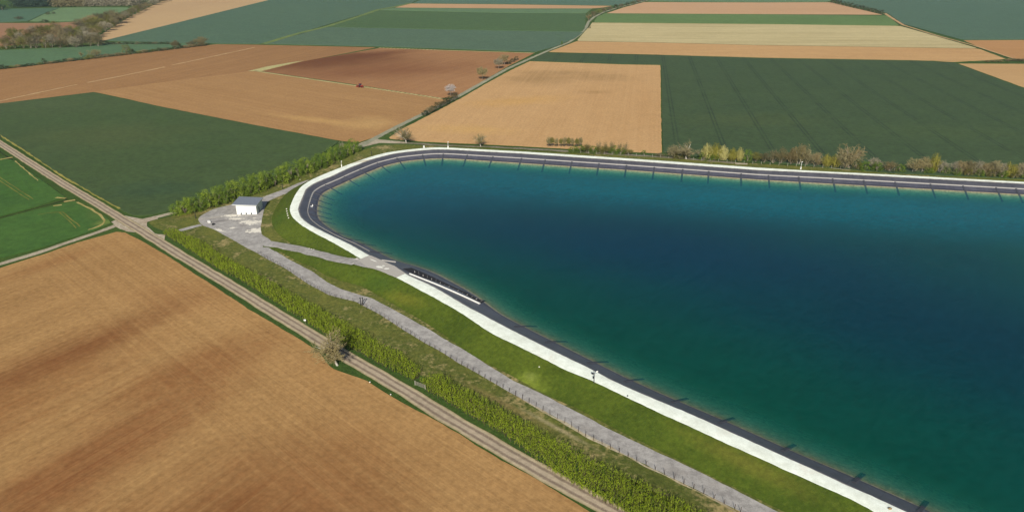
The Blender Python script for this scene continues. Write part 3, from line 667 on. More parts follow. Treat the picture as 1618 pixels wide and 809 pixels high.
sheet('gravel_yard', W(yard + path_lo[::-1]), .045, m_yard, .22, 1.0, smo=2)
ribbon('path', W([(284, 364.5), (300, 360), (318, 355.5)]), 2.4, .04, m_yard, .1)
ribbon('path', [g(484, 287.2, .25), g(507, 277.5, .8), g(531.7, 267, 1.7), (g(552, 259.5, 2.6)), g(566, 254.8, 3.3)], 1.6, .14, m_gravel_pale, .15, 3, 1.0, zf=None)
def drape(o, lift):
    """lay a ribbon on the bank"""
    bmx = bmesh.new(); bmx.from_mesh(EMBO.data); t = BVHTree.FromBMesh(bmx); bmx.free()
    for v in o.data.vertices:
        h = t.ray_cast(Vector((v.co.x, v.co.y, 20)), Vector((0, 0, -1)))
        v.co.z = (h[0].z if h[0] else 0) + lift
for o in list(COL.objects):
    if o.name == 'path.001': drape(o, .06)
rp = ribbon('ramp', [Vector((p.x, p.y, 0)) for p in RAMP], lambda t: 4.4 + 1.0 * max(0, t - .8) * 5, 0, m_yard, .2, 9, .8)
drape(rp, .07)
for v in rp.data.vertices:
    if v.co.z > ZC - .25: v.co.z = max(v.co.z, ZC + .09)
apron = [g(566, 411, ZC), g(585, 403.5, ZC), g(600, 410, ZC), g(625, 421, ZC), g(641, 432.5, ZC), g(626, 439.5, ZC), g(600, 428.5, ZC), g(578, 421, ZC)]
mapr = Mat('concrete_apron', .9, .15)
c = mapr.mix(mapr.noise(1.2, 5, .75), alb(176, 170, 160), alb(196, 192, 184))
for q in ((600, 422.5, 1.6, .8, -.5), (611, 425, 1.0, .6, 0), (606, 420.5, .6, .4, 0), (590, 412, 2.0, .3, -.7)):
    c = mapr.mix(mapr.blob(q[0], q[1], q[2], q[3], q[4], soft=.2, wob=.5, edge=.75, z=ZC), c, (.7, .69, .62, 1))
sheet('apron', apron, ZC + .135, mapr.color(c), .25, .8)

# white rubbly chalk edge under the crest and along the path foot
m_edge = grass('chalk_rubble', (214, 204, 180), (184, 166, 130), (150, 134, 90), (.5, .7), .3)
ribbon('chalk_edge', W([(811, 624), (850, 644.5), (898, 671), (922, 688), (960, 704.5), (1021, 736.5), (1104, 777), (1165, 808), (1250, 852)]), .55, .05, m_edge, .35, 3, 1.0)

# ================================================================== THINGS ON THE LINER
def liner_hit(u, v):
    h = BVH_L.ray_cast(Vector((0, 0, H)), ray(u, v)); return h[0], h[1]
m_strip = plain('pale_concrete', (182, 178, 172), .8)
# pale strip half way down the lining, laid on the lining
i_a = min(range(NS), key=lambda i: (INNER[i] - g(571, 396.5, ZC)).length); i_b = min(range(NS), key=lambda i: (INNER[i] - g(1618, 290.3, ZC)).length)
rngi = list(range(i_a, i_b + 45)) if i_a < i_b else list(range(i_a, i_b - 45, -1))
mb = MB()
for i in rngi:
    a, b = LROWS[i % NS][3], LROWS[i % NS][4]; e = (b - a).normalized(); mid = a.lerp(b, .5); wv = .26 if mid.y > 270 else .17
    for s, z in ((-wv, .0), (-wv, .14), (wv, .14), (wv, .0)): p = mid + e * s; mb.v.append((p.x, p.y, p.z + z + .02))
for k in range(len(rngi) - 1):
    for q in range(3): mb.f.append((k * 4 + q, k * 4 + q + 1, (k + 1) * 4 + q + 1, (k + 1) * 4 + q))
tag(mb.build('anchor_strip', m_strip), 'thin pale strip running half way up the black lining of the far bank', 'strip')
# ballast straps
def station_for(u, v):
    p = g(u, v, ZW); return min(range(NS), key=lambda i: (WATER[i].xy - p.xy).length_squared)
m_strap = plain('strap_rubber', (74, 76, 84), .6)
STR = {'far': [699, 735.5, 777, 820, 859, 900, 945, 987, 1031, 1077, 1121.6, 1170.6, 1217, 1265.8, 1317.7, 1367, 1417.7, 1475, 1524.5, 1577, 1612]}
def wl(u):
    for a, b in zip(px_water, px_water[1:]):
        if a[0] <= u <= b[0] and a[0] > 640 and a[1] < 330: return a[1] + (b[1] - a[1]) * (u - a[0]) / (b[0] - a[0])
    return 308.5
far_px = [(u, wl(u)) for u in STR['far']]
corner_px = [(669, 252.8), (632, 257), (603, 264), (577, 275), (552.6, 286), (523, 299), (507, 309), (503, 317), (501.5, 326), (501.3, 334), (502, 342), (508, 351)]
near_px = [(535, 369), (553, 379), (577, 387), (600, 400), (828, 515.5), (878, 540.6), (940, 572), (999, 601), (1071.7, 633.3), (1150, 666), (1244, 708.6), (1355, 755.5), (1453, 799)]
def strap(i, label, group, t0):
    row = LROWS[i]; mb = MB()
    pts = [row[k] for k in ((4, 5, 6, 7, 8, 9) if t0 else (5, 6, 7, 8, 9))]
    tdir = (INNER[(i + 2) % NS] - INNER[i - 2]); tdir.z = 0; tdir.normalize()
    hw = .42
    for p in pts:
        for s, z in ((-hw, .0), (-hw * .8, .16), (hw * .8, .16), (hw, .0)):
            q = p + tdir * s; mb.v.append((q.x, q.y, q.z + z + .03))
    n = len(pts)
    for k in range(n - 1):
        for q in range(3): mb.f.append((k * 4 + q, k * 4 + q + 1, (k + 1) * 4 + q + 1, (k + 1) * 4 + q))
    mb.f.append((0, 1, 2, 3)); mb.f.append(tuple((n - 1) * 4 + q for q in (3, 2, 1, 0)))
    tag(mb.build('ballast_strap', m_strap), label, 'strap', group)
for k, p in enumerate(far_px): strap(station_for(*p), 'dark strap down the straight far lining, %s from the left' % ordinal(k), 'straps down the far lining', True)
for k, p in enumerate(corner_px): strap(station_for(*p), 'dark strap on the curved corner lining, %s counted from the far bank' % ordinal(k), 'straps down the corner lining', True)
for k, p in enumerate(near_px): strap(station_for(*p), 'dark strap entering green water along the near bank, %s from the shed' % ordinal(k), 'straps down the near lining', True)

# white beam and ribbed mat on the lining by the apron, pale pipe, small white panel
def lay_bar(name, px0, px1, wd, th, mat, label, cat, parts=None):
    a, na = liner_hit(*px0); b, nb = liner_hit(*px1); d = (b - a); L = d.length; d.normalize()
    n = ((na + nb) / 2).normalized(); s = d.cross(n).normalized(); n = s.cross(d).normalized()
    if n.z < 0: n = -n
    mb = MB(); segs = max(2, int(L / 3)); up = []
    for k in range(segs + 1):
        c0 = a.lerp(b, k / segs); h = BVH_L.find_nearest(c0); c = h[0]
        for q, z in ((-wd / 2, -.02), (-wd / 2, th), (wd / 2, th), (wd / 2, -.02)): mb.v.append(tuple(c + s * q + n * (z + .02)))
    for k in range(segs):
        for q in range(3): mb.f.append((k * 4 + q, k * 4 + q + 1, (k + 1) * 4 + q + 1, (k + 1) * 4 + q))
    mb.f.append((0, 1, 2, 3)); mb.f.append(tuple(segs * 4 + q for q in (3, 2, 1, 0)))
    return tag(mb.build(name, mat), label, cat)
m_white = plain('white_paint', (236, 236, 230), .6, var=.04)
lay_bar('white_beam', (647.5, 433.0), (758, 480.3), .55, .3, m_white, 'long straight white beam lying along the black lining beside the ribbed mat', 'beam')
lay_bar('pale_pipe', (603, 411.5), (625, 414.5), .35, .3, m_strip, 'short pale pipe crossing the lining from the gravel apron to the water', 'pipe')
mat_c = [(637, 425), (650, 423.5), (672, 432.5), (720, 455), (768, 476), (760, 479.2), (705, 455.8), (652, 432.6)]
hits = [liner_hit(*p) for p in mat_c]
root = empty('ribbed_mat', hits[0][0]); tag(root, 'dark ribbed mat with pale rungs between the white beam and the water', 'mat')
N = Vector((0, 0, 0))
for h in hits: N += h[1]
N.normalize(); N = N if N.z > 0 else -N
mb = MB()
mb.poly([h[0] + N * .1 - root.location for h in hits]); b0 = len(mb.v)
mb.poly([h[0] - root.location for h in hits]); k = len(hits)
for i in range(k): mb.f.append((i, (i + 1) % k, k + (i + 1) % k, k + i))
mb.build('mat', plain('black_rubber', (52, 50, 52), .7), root)
for t in range(16):
    f_ = (t + .6) / 16; a = Vector(hits[7][0]).lerp(hits[5][0], f_); b = Vector(hits[1][0]).lerp(hits[4][0], f_)
    wd = .2 if t % 2 else .26
    d = (b - a); mbr = MB(); s0 = .08 + .0 * t; e0 = .8 if t % 2 else .55
    p, q = a + d * .3 + N * .26 - root.location, a + d * e0 + N * .26 - root.location
    mbr.tube(p, q, wd * .5, wd * .5, 5); mbr.build('rung', m_strip if t % 2 == 0 else plain('rung_grey_%d' % t, (130, 128, 126)), root)
h, n_ = liner_hit(492.5, 326.5)
mb = MB(); mb.box((0, 0, .12), (1.0, .5, .2), .3); mb.box((.35, .25, .45), (.28, .16, .7), .3)
o = mb.build('white_panel', m_white); o.location = h; tag(o, 'small white angled object lying on the black lining in the left corner', 'panel')

# ================================================================== PUMP HOUSE
sh = empty('pump_house', (g(390.5, 339.4).x, g(390.5, 339.4).y, .05), R(2.5))
tag(sh, 'small white building with a grey sloping metal roof on the gravel yard', 'building')
m_wall = plain('white_render', (236, 238, 232), .85, var=.04)
mroof = Mat('roof_sheet', .45, .5); mroof.b.inputs['Metallic'].default_value = .35
tc = mroof.n('ShaderNodeTexCoord'); sx = mroof.n('ShaderNodeSeparateXYZ'); mroof.put(sx.inputs[0], tc.outputs['Object'])
rb = mroof.rng(mroof.math('ABSOLUTE', mroof.math('SUBTRACT', mroof.math('FLOORED_MODULO', sx.outputs[0], .6), .3)), .03, .1, 1, 0)
mroof.bump(rb, .6, .05); m_roof = mroof.color(mroof.mix(mroof.math('MULTIPLY', rb, .4), mroof.mix(mroof.noise(1.2, 4, .7), alb(150, 156, 166), alb(166, 172, 182)), alb(128, 134, 146)))
hw, dp = 3.9, 8.2
zt = lambda x: 4.05 - (x + hw) * .055
mb = MB(); mb.v = [(-hw, 0, 0), (hw, 0, 0), (hw, dp, 0), (-hw, dp, 0), (-hw, 0, zt(-hw)), (hw, 0, zt(hw)), (hw, dp, zt(hw)), (-hw, dp, zt(-hw))]
mb.f = [(0, 1, 5, 4), (1, 2, 6, 5), (2, 3, 7, 6), (3, 0, 4, 7), (4, 5, 6, 7)]; mb.build('wall', m_wall, sh)
mb = MB(); x0_, x1_, y0_, y1_ = -5.2, 4.25, -.38, 9.1
for dz in (.12, .34):
    for x, y in ((x0_, y0_), (x1_, y0_), (x1_, y1_), (x0_, y1_)): mb.v.append((x, y, zt(x) + dz))
mb.f = [(3, 2, 1, 0), (4, 5, 6, 7), (0, 1, 5, 4), (1, 2, 6, 5), (2, 3, 7, 6), (3, 0, 4, 7)]; roof = mb.build('roof', m_roof, sh)
mb = MB()
for (x, y, dx, dy) in ((-.475, y0_ - .035, 9.5, .05), (x1_ + .035, (y0_ + y1_) / 2, .05, 9.5)):
    pass
mb.v = []
def fascia(ax, ay, bx, by, ox, oy):
    b = len(mb.v)
    for (x, y) in ((ax, ay), (bx, by)):
        for k, z in ((0, .05), (1, .05), (1, .36), (0, .36)): mb.v.append((x + ox * k, y + oy * k, zt(x) + z))
    mb.f.extend([(b, b + 1, b + 2, b + 3), (b + 4, b + 7, b + 6, b + 5)] + [(b + q, b + (q + 1) % 4, b + 4 + (q + 1) % 4, b + 4 + q) for q in range(4)])
fascia(x0_, y0_ - .003, x1_, y0_ - .003, 0, -.06); fascia(x1_ + .003, y0_, x1_ + .003, y1_, .06, 0)
mb.build('fascia', plain('fascia_grey', (196, 198, 200), .6), roof)
for x in (-2.2, -.25, 1.75):
    mb = MB(); mb.box((0, -.04, .36), (.46, .1, .72)); v = mb.build('vent', plain('vent_frame', (170, 176, 184), .5), sh); v.location = (x, 0, .12)
    mb = MB(); mb.box((0, -.13, .34), (.34, .08, .6)); mb.tube((0, -.17, .45), (0, -.5, .45), .13, .13, 10); mb.build('outlet', plain('outlet_dark', (52, 60, 74), .5), v)
mb = MB(); mb.box((0, -.1, .02), (8.0, .5, .14)); q = mb.build('plinth', m_strip, sh); q.location = (0, 0, -.02)
mb = MB(); mb.box((hw + .06, 3.2, 1.1), (.06, 1.0, 2.1)); mb.build('door', plain('door_grey', (110, 116, 122), .5), sh)

# blocks, stones
def rock(name, p, s, mat, label, cat, group=None, seed=0, box=False):
    r = random.Random(seed); bm = bmesh.new()
    if box:
        bmesh.ops.create_cube(bm, size=1); bmesh.ops.bevel(bm, geom=bm.edges[:], offset=.06, segments=2, affect='EDGES')
    else:
        bmesh.ops.create_icosphere(bm, subdivisions=2, radius=.55)
        for v in bm.verts: v.co *= 1 + .28 * noise.noise(v.co * 2.1 + Vector((seed, 0, 0)))
    for v in bm.verts: v.co = Vector((v.co.x * s[0], v.co.y * s[1], v.co.z * s[2] + s[2] * .42))
    me = bpy.data.meshes.new(name); bm.to_mesh(me); bm.free(); me.materials.append(mat)
    o = obj(name, me); o.location = p; o.rotation_euler = (0, 0, r.uniform(0, 3)); return tag(o, label, cat, group)
def on_bank(u, v, it=12):
    bmx = ON['t']
    h = bmx.ray_cast(Vector((0, 0, H)), ray(u, v)); return h[0] if h[0] else g(u, v)
bmx = bmesh.new(); bmx.from_mesh(EMBO.data); ON = {'t': BVHTree.FromBMesh(bmx)}; bmx.free()
p = g(330.5, 351.5, .06); rock('concrete_block', p, (.8, 1.5, .7), m_white, 'white block standing at the left edge of the gravel yard', 'block', seed=3, box=True)
p = g(337.2, 355.2, .06); rock('dark_block', p, (.9, .7, .6), plain('dark_crate', (46, 48, 52)), 'small dark block beside the white one at the yard edge', 'block', seed=4, box=True)
m_stone = plain('pale_stone', (222, 218, 204), .9)
wh = ['topmost', 'second from the top', 'third from the top', 'fourth from the top', 'lowest']
for k, (u, v) in enumerate([(453, 331), (453.5, 334.5), (454.2, 338), (455, 341.3), (456.2, 345)]):
    rock('boulder', on_bank(u, v), (.6, .5, .4), m_stone, 'white boulder outside the crest road bend, ' + wh[k], 'boulder', 'boulders outside the crest bend', seed=k + 20)
for k, (u, v) in enumerate([(488.5, 393), (492.5, 394), (496, 394.6)]):
    rock('stone', on_bank(u, v), (.34, .3, .25), m_stone, 'small pale stone beside the grey ramp, ' + ['left', 'middle', 'right'][k] + ' of three', 'stone', 'stones beside the ramp', seed=k + 40)
for k, (u, v, lb) in enumerate([(222, 339.5, 'left of the pair of white stones on the wheat edge by the side track'), (225.5, 338.6, 'right of the pair of white stones on the wheat edge by the side track'), (474.2, 284.3, 'single white stone in rough grass below the left corner of the bank'), (584.5, 604, 'flat pale stone on the verge below the leaning bare tree'), (617.5, 623.5, 'pale stone on the verge at the field edge, further down the road'), (852, 580, 'small pale stone low on the green slope near the pale patch'), (1406, 803.5, 'brown lump on the white crest road at the bottom right corner'), (991.5, 625.6, 'dark lump on the edge of the white crest road below the mast')]):
    brown = 'brown' in lb; dark = 'dark' in lb
    p = on_bank(u, v) if k >= 5 and k < 6 else (g(u, v, ZC + .08) if k > 5 else g(u, v, .02))
    rock('stone', p, (.38, .34, .26) if not brown else (.7, .5, .3), plain('stone_%d' % k, (150, 130, 96) if brown else ((60, 62, 70) if dark else (222, 218, 208))), lb, 'stone', seed=k + 60)

# ================================================================== FENCES, POSTS, MASTS
m_post = plain('post_wood', (84, 72, 62), .9); m_post2 = plain('post_pale', (170, 164, 150), .8); m_wire = plain('wire', (120, 120, 116), .5)
def fence(name, px, spacing, h, r, mat, label, seed):
    rg = random.Random(seed); P = resample(W(px), spacing); root = empty(name, P[0]); tag(root, label, 'fence')
    me = None; tops = []
    for i, p in enumerate(P):
        mb = MB(); hh = h * rg.uniform(.88, 1.1); lean = Vector((rg.uniform(-.12, .12), rg.uniform(-.12, .12), 0))
        mb.tube((0, 0, 0), (lean.x, lean.y, hh), r, r * .85, 6)
        o = mb.build('post', mat, root); o.location = p - P[0]; tops.append(p - P[0] + Vector((lean.x, lean.y, hh)))
    for lv in (.35, .65, .92):
        mb = MB()
        for i in range(len(P) - 1):
            a = (P[i] - P[0]).lerp(tops[i], lv); b = (P[i + 1] - P[0]).lerp(tops[i + 1], lv); mb.tube(a, b, .012, .012, 3, False)
        mb.build('wire', m_wire, root)
    return root
fence('post_fence', [(408, 402), (455, 428), (486, 448.7), (518.4, 467.5), (563, 478), (602.5, 499.7), (664, 539), (726, 575), (811, 624), (898, 671), (922.5, 688), (1021, 736), (1104, 776), (1170, 809)], 2.15, 1.4, .06, m_post, 'long fence of dark wooden posts along the lower edge of the grey path', 5)
fence('wire_fence', [(905, 241.5), (1040, 249), (1160, 257.5), (1230, 262), (1300, 265.8), (1418, 271), (1530, 276.2), (1640, 281)], 4.0, 1.5, .09, m_post2, 'thin wire fence with pale posts in front of the tree row beyond the far bank', 6)
def post(px, h, r, mat, label, cat='post', z=0.0, group=None, name='post'):
    p = g(px[0], px[1], z); root = empty(name, p); tag(root, label, cat, group)
    mb = MB(); mb.tube((0, 0, 0), (0.03, 0, h), r, r * .9, 8); mb.build('shaft', mat, root)
    mb = MB(); mb.box((0, 0, h + .06), (r * 2.8, r * 2.8, .12)); mb.build('cap', mat, root); return root
m_dark = plain('dark_metal', (50, 52, 54), .5)
for px, h, lb in (((446.5, 299), 2.2, 'dark gate post where the grey road narrows behind the shed'), ((587, 246), 2.3, 'dark post in the grass above the bend of the far crest'), ((570, 482.5), 2.4, 'left post of the tall dark pair in the path fence'), ((573.5, 482), 2.4, 'right post of the tall dark pair in the path fence'), ((309.5, 345.5), 2.6, 'dark post at the left tip of the gravel yard, beside the shed')):
    post(px, h, .14, m_dark, lb, name='gate_post')
post((2, 219), 1.6, .12, m_dark, 'dark post beside the track at the left edge of the photo', name='road_marker')
def mast(px, z, vtop, label, style):
    p = g(px[0], px[1], z); h = height_for(px[0], px[1], vtop, z); root = empty('mast', p); tag(root, label, 'mast')
    mt = m_white if style != 'dark' else plain('galvanised', (120, 120, 124), .4, .6)
    mb = MB(); mb.tube((0, 0, 0), (0, 0, h), .09, .06, 8); mb.build('pole', mt, root)
    if style == 'dark':
        mb = MB(); mb.tube((-.5, 0, h * .72), (.55, 0, h * .86), .05, .05, 6); mb.build('arm', mt, root)
        mb = MB(); mb.box((-.18, -.1, h * .5), (.3, .2, .5)); mb.build('control_box', m_dark, root)
        mb = MB(); mb.box((-.45, 0, h * .82), (.42, .3, .3)); mb.build('camera_head', m_dark, root)
        mb = MB(); mb.tube((.45, -.05, h * .95), (.75, -.15, h * 1.02), .22, .16, 10); mb.build('floodlight', m_white, root)
    else:
        mb = MB(); mb.box((0, 0, .55), (.42, .36, 1.1)); mb.build('cabinet', m_white, root)
        mb = MB(); mb.box((.12, 0, h), (.5, .2, .2)); mb.build('camera_head', m_white, root)
        mb = MB(); mb.box((0, -.05, h * .72), (.3, .08, .22)); mb.build('panel', m_strip, root)
mast((540, 264.2), 2.9, 255, 'white mast on the crest road at the left bend of the far bank', 'w')
mast((708, 234.2), 3.5, 224.5, 'white mast on the crest at the top of the far bend', 'w')
mast((1265, 268.0), 3.5, 256, 'white mast in front of the tall bare trees on the far bank', 'w')
mast((938.5, 605.5), 3.5, 586.2, 'grey instrument mast with floodlight on the near white crest road', 'dark')
mb = MB(); mb.box((0, 0, .5), (.7, .6, 1.0)); mb.box((0, 0, 1.05), (.8, .7, .1)); o = mb.build('cabinet_box', m_white); o.location = g(670, 234.0, 2.8); tag(o, 'white cabinet box at the outer edge of the far crest bend', 'cabinet')
s = empty('road_sign', g(482.5, 512)); tag(s, 'small white sign on a thin post at the foot of the bright hedge', 'sign')
mb = MB(); mb.tube((0, 0, 0), (0, 0, 1.2), .03, .03, 6); mb.build('post', m_post2, s)
mb = MB(); mb.box((0, -.03, 1.3), (.62, .05, .5)); mb.build('panel', m_white, s)
# grey metal gate lying in the hedge gap
s = empty('field_gate', g(664, 611.5), road_ang + R(10)); tag(s, 'weathered grey gate standing in the gap between the two bright hedges', 'gate')
for z in (.25, .55, .85, 1.15):
    mb = MB(); mb.tube((-1.6, 0, z), (1.6, 0, z), .04, .04, 6); mb.build('rail', m_post2, s)
for x in (-1.6, 1.6):
    mb = MB(); mb.box((x, 0, .65), (.12, .12, 1.3)); mb.build('post', m_post2, s)

# tractor
p = g(570, 138.5); s = empty('tractor', p, dirang((410, 113), (700, 156)))
tag(s, 'small red tractor working along the edge of the dark brown field', 'tractor')
m_red = plain('red_paint', (150, 58, 50), .4); m_tyre = plain('tyre', (34, 34, 36), .8); m_glass = plain('dark_glass', (60, 70, 84), .2)
mb = MB(); mb.box((1.25, 0, 1.25), (1.9, .9, .8)); mb.box((.9, 0, .8), (3.4, .6, .4)); mb.box((2.0, 0, 1.2), (.5, .75, .6)); mb.build('bonnet', m_red, s)
mb = MB(); mb.box((-.5, 0, 2.05), (1.4, 1.4, 1.3)); cab = mb.build('cab', m_glass, s)
mb = MB(); mb.box((-.5, 0, 2.78), (1.6, 1.6, .16)); mb.build('cab_roof', m_red, cab)
for x, y, r, wd in ((-.7, .95, .85, .5), (-.7, -.95, .85, .5), (1.6, .8, .55, .38), (1.6, -.8, .55, .38)):
    mb = MB(); mb.tube((0, -wd / 2, 0), (0, wd / 2, 0), r, r, 16); o = mb.build('wheel', m_tyre, s); o.location = (x, y, r)
    mb = MB(); mb.tube((0, -wd / 2 - .02, 0), (0, wd / 2 + .02, 0), r * .5, r * .5, 12); mb.build('rim', m_red, o)
mb = MB(); mb.box((-2.6, 0, .75), (1.4, 3.0, .8)); mb.box((-1.7, 0, .6), (.9, .2, .2)); mb.build('seed_drill', m_red, s)
for y in (-.8, .8):
    mb = MB(); mb.box((-.75, y, 1.78), (1.2, .45, .12)); mb.build('mudguard', m_red, s)

# ================================================================== VEGETATION
def norm_pair(a, b):
    allv = a.v + b.v; zs = max(v[2] for v in allv); rr = sorted(math.hypot(v[0], v[1]) for v in b.v); r = rr[int(len(rr) * .97)]
    for m_ in (a, b): m_.v = [(v[0] * .5 / r, v[1] * .5 / r, max(v[2] / zs, -.02)) for v in m_.v]
TM = {}
def tree_meshes(kind, var, leafm, barkm):
    key = (kind, var, leafm.name, barkm.name)
    if key in TM: return TM[key]
    rg = random.Random(len(kind) * 31 + ord(kind[0]) * 7 + ord(kind[-1]) + var * 101)
    t = MB(); c = MB()
    def rdir(lo=-.25):
        while True:
            d = Vector((rg.gauss(0, 1), rg.gauss(0, 1), rg.gauss(0, 1))).normalized()
            if d.z > lo: return d
    if kind in ('bare', 'hero'):
        big_ = kind == 'hero'; th = rg.uniform(.16, .22); top = Vector((rg.uniform(-.03, .03), rg.uniform(-.03, .03), th)); cz = Vector((0, 0, .56)); hf = 1 if not big_ else 1
        t.tube((0, 0, -.01), top, .028, .022, 7, False); t.tube(top, Vector((0, 0, .5)), .02, .01, 6, False)
        def curve(a, b_, sag, r0, r1, n, mbx, sides):
            mid = a.lerp(b_, .5) + Vector((rg.uniform(-1, 1), rg.uniform(-1, 1), rg.uniform(-.2, 1))) * sag; P = []
            for i in range(n + 1):
                f_ = i / n; P.append(a.lerp(mid, f_).lerp(mid.lerp(b_, f_), f_))
            for i in range(n): mbx.tube(P[i], P[i + 1], r0 + (r1 - r0) * i / n, r0 + (r1 - r0) * (i + 1) / n, sides, False)
            return P
        for i in range(16 if not big_ else 20):
            d = rdir(-.3); a = top.lerp(Vector((0, 0, .5)), rg.random() ** 1.5); e = cz + Vector((d.x * .47, d.y * .47, d.z * .42)) * rg.uniform(.75, 1)
            P = curve(a, e, .07, .014, .004, 4, t if i < 6 else c, 4 if i < 6 else 3)
            for j in range(13 if not big_ else 13):
                k = rg.randint(1, 4); a2 = P[k - 1].lerp(P[k], rg.random()); o_ = rdir(-.9) * rg.uniform(.1, .24); e2 = a2 + o_ + (a2 - top).normalized() * .06
                Q = curve(a2, e2, .03, .005, .0022, 2, c, 3)
                for _ in range(11 if not big_ else 20):
                    q = Q[rg.randint(0, 1)].lerp(Q[2], rg.random()); ed = (o_.normalized() + rdir(-1) * .9).normalized(); L = rg.uniform(.03, .085)
                    sd_ = ed.orthogonal().normalized() * (.0026 if big_ else .0042); c.poly((q - sd_, q + sd_, q + ed * L))
                    if rg.random() < (.55 if big_ else .5): c.card(q + ed * L * rg.uniform(.5, 1), rdir(-.5), .014 if big_ else .018, rg, True)
    elif kind == 'wood':
        for i in range(4):
            a = rg.uniform(0, 6.28); t.tube((math.cos(a) * .03, math.sin(a) * .03, 0), (math.cos(a) * .2, math.sin(a) * .2, .6), .016, .006, 4, False)
        for i in range(60):
            d = rdir(-.7); rr = rg.random() ** .4; cc = Vector((d.x * .44 * rr, d.y * .44 * rr, .53 + d.z * .44 * rr))
            c.tube((cc.x * .35, cc.y * .35, max(.05, cc.z - .25)), cc, .007, .003, 3, False)
            for _ in range(22):
                q = cc + Vector((rg.gauss(0, .06), rg.gauss(0, .06), rg.gauss(0, .06))); e = (Vector((q.x, q.y, .3)) + rdir(-1) * .5).normalized(); L = rg.uniform(.04, .1); sd_ = e.orthogonal().normalized() * .012
                c.poly((q - sd_, q + sd_, q + e * L))
                if rg.random() < .5: c.card(q + e * L * .7, rdir(-.3), .03, rg, True)
    elif kind == 'leafy':
        for i in range(5):
            a = rg.uniform(0, 6.28); t.tube((0, 0, 0), (math.cos(a) * .18, math.sin(a) * .18, .55), .03, .012, 5)
        for i in range(64):
            a = rg.uniform(0, 6.28); z = rg.uniform(.04, .93); rr = (.46 * (max(.03, 1 - (max(0, z - .3) / .7) ** 2.2)) ** .5) * math.sqrt(rg.uniform(.25, 1)); cc = Vector((math.cos(a) * rr, math.sin(a) * rr, z)); s_ = rg.uniform(.06, .12)
            for _ in range(54):
                o_ = Vector((rg.gauss(0, 1), rg.gauss(0, 1), rg.gauss(0, .8))) * s_ * .7; c.card(cc + o_, o_ + Vector((0, 0, .12)), .034, rg)
    elif kind == 'round':
        t.tube((0, 0, 0), (.02, 0, .45), .018, .012, 6)
        for i in range(6):
            a = rg.uniform(0, 6.28); t.tube((.02, 0, rg.uniform(.25, .45)), (math.cos(a) * .25, math.sin(a) * .25, rg.uniform(.55, .8)), .01, .004, 4)
        for i in range(64):
            d = rdir(-.8); rr = rg.random() ** .4; cc = Vector((d.x * .42 * rr, d.y * .42 * rr, .66 + d.z * .3 * rr))
            c.tube((.02, 0, .45), cc, .006, .003, 3, False)
            for _ in range(30):
                o_ = Vector((rg.gauss(0, .055), rg.gauss(0, .055), rg.gauss(0, .05))); c.card(cc + o_, rdir(-.5), .05, rg, True)
    elif kind == 'thin':
        t.tube((0, 0, 0), (.02, 0, .5), .03, .02, 5); t.tube((.02, 0, .5), (0, .02, .92), .02, .008, 4)
        for i in range(26):
            z = rg.uniform(.42, .95); a = rg.uniform(0, 6.28); L = .48 * (1.15 - z) * rg.uniform(.5, 1.3) + .1; q = Vector((math.cos(a) * L, math.sin(a) * L, min(1, z + L * .5))); c.tube((0, 0, z - .05), q, .008, .004, 3, False)
            for _ in range(16): c.card(q + Vector((rg.gauss(0, .1), rg.gauss(0, .1), rg.gauss(0, .05))), (rg.uniform(-1, 1), rg.uniform(-1, 1), 1), .05, rg, True)
    elif kind == 'willow':
        for i in range(7):
            a = rg.uniform(0, 6.28); t.tube((math.cos(a) * .05, math.sin(a) * .05, 0), (math.cos(a) * .14, math.sin(a) * .14, .35), .018, .01, 5)
        for i in range(130):
            a = rg.uniform(0, 6.28); rr = .48 * math.sqrt(rg.random()); L = (1 - .5 * (rr / .48) ** 2) * rg.uniform(.75, 1.05); b_ = Vector((math.cos(a) * rr * .45, math.sin(a) * rr * .45, .05)); e = Vector((math.cos(a) * rr, math.sin(a) * rr, L)); c.tube(b_, e, .006, .003, 3, False)
            for k in range(11):
                f_ = rg.uniform(.3, 1); c.card(b_.lerp(e, f_) + Vector((rg.gauss(0, .02), rg.gauss(0, .02), 0)), (math.cos(a) + rg.uniform(-.7, .7), math.sin(a) + rg.uniform(-.7, .7), rg.uniform(0, .8)), .042, rg)
    elif kind == 'dense':
        t.tube((0, 0, 0), (0, 0, .6), .04, .02, 5)
        for i in range(32):
            a = rg.uniform(0, 6.28); z = rg.uniform(.08, .95); rr = .45 * math.sqrt(max(.08, 1 - z * z * .8)) * math.sqrt(rg.random()); cc = Vector((math.cos(a) * rr, math.sin(a) * rr, z))
            for _ in range(26): o_ = Vector((rg.gauss(0, 1), rg.gauss(0, 1), rg.gauss(0, 1))) * .065; c.card(cc + o_, o_, .06, rg)
    norm_pair(t, c)
    TM[key] = (t.mesh('trunk', barkm), c.mesh('crown', leafm)); return TM[key]
L_ = {'green': leaf('leaf_green', (96, 124, 38), (128, 152, 54)), 'olive': leaf('leaf_olive', (115, 115, 57), (136, 132, 68)), 'yellow': leaf('leaf_yellow', (144, 139, 51), (168, 163, 77)),
      'pale': leaf('leaf_pale', (189, 182, 104), (208, 200, 132)), 'twig': leaf('twig_brown', (130, 122, 88), (154, 144, 106), .1), 'grey': leaf('twig_grey', (132, 126, 104), (158, 150, 126), .1), 'dark': leaf('leaf_dark', (60, 72, 44), (84, 92, 56)),
      'rust': leaf('twig_rust', (132, 118, 80), (154, 138, 98), .1), 'blossom': leaf('blossom', (196, 186, 180), (214, 206, 200)), 'conifer': leaf('needle', (44, 66, 54), (62, 84, 66), .1), 'tan': leaf('bud_tan', (147, 137, 95), (167, 154, 109)), 'wood': leaf('wood_twig', (116, 110, 77), (135, 125, 91), .15), 'woodgreen': leaf('wood_budding', (111, 118, 55), (127, 131, 68), .2)}
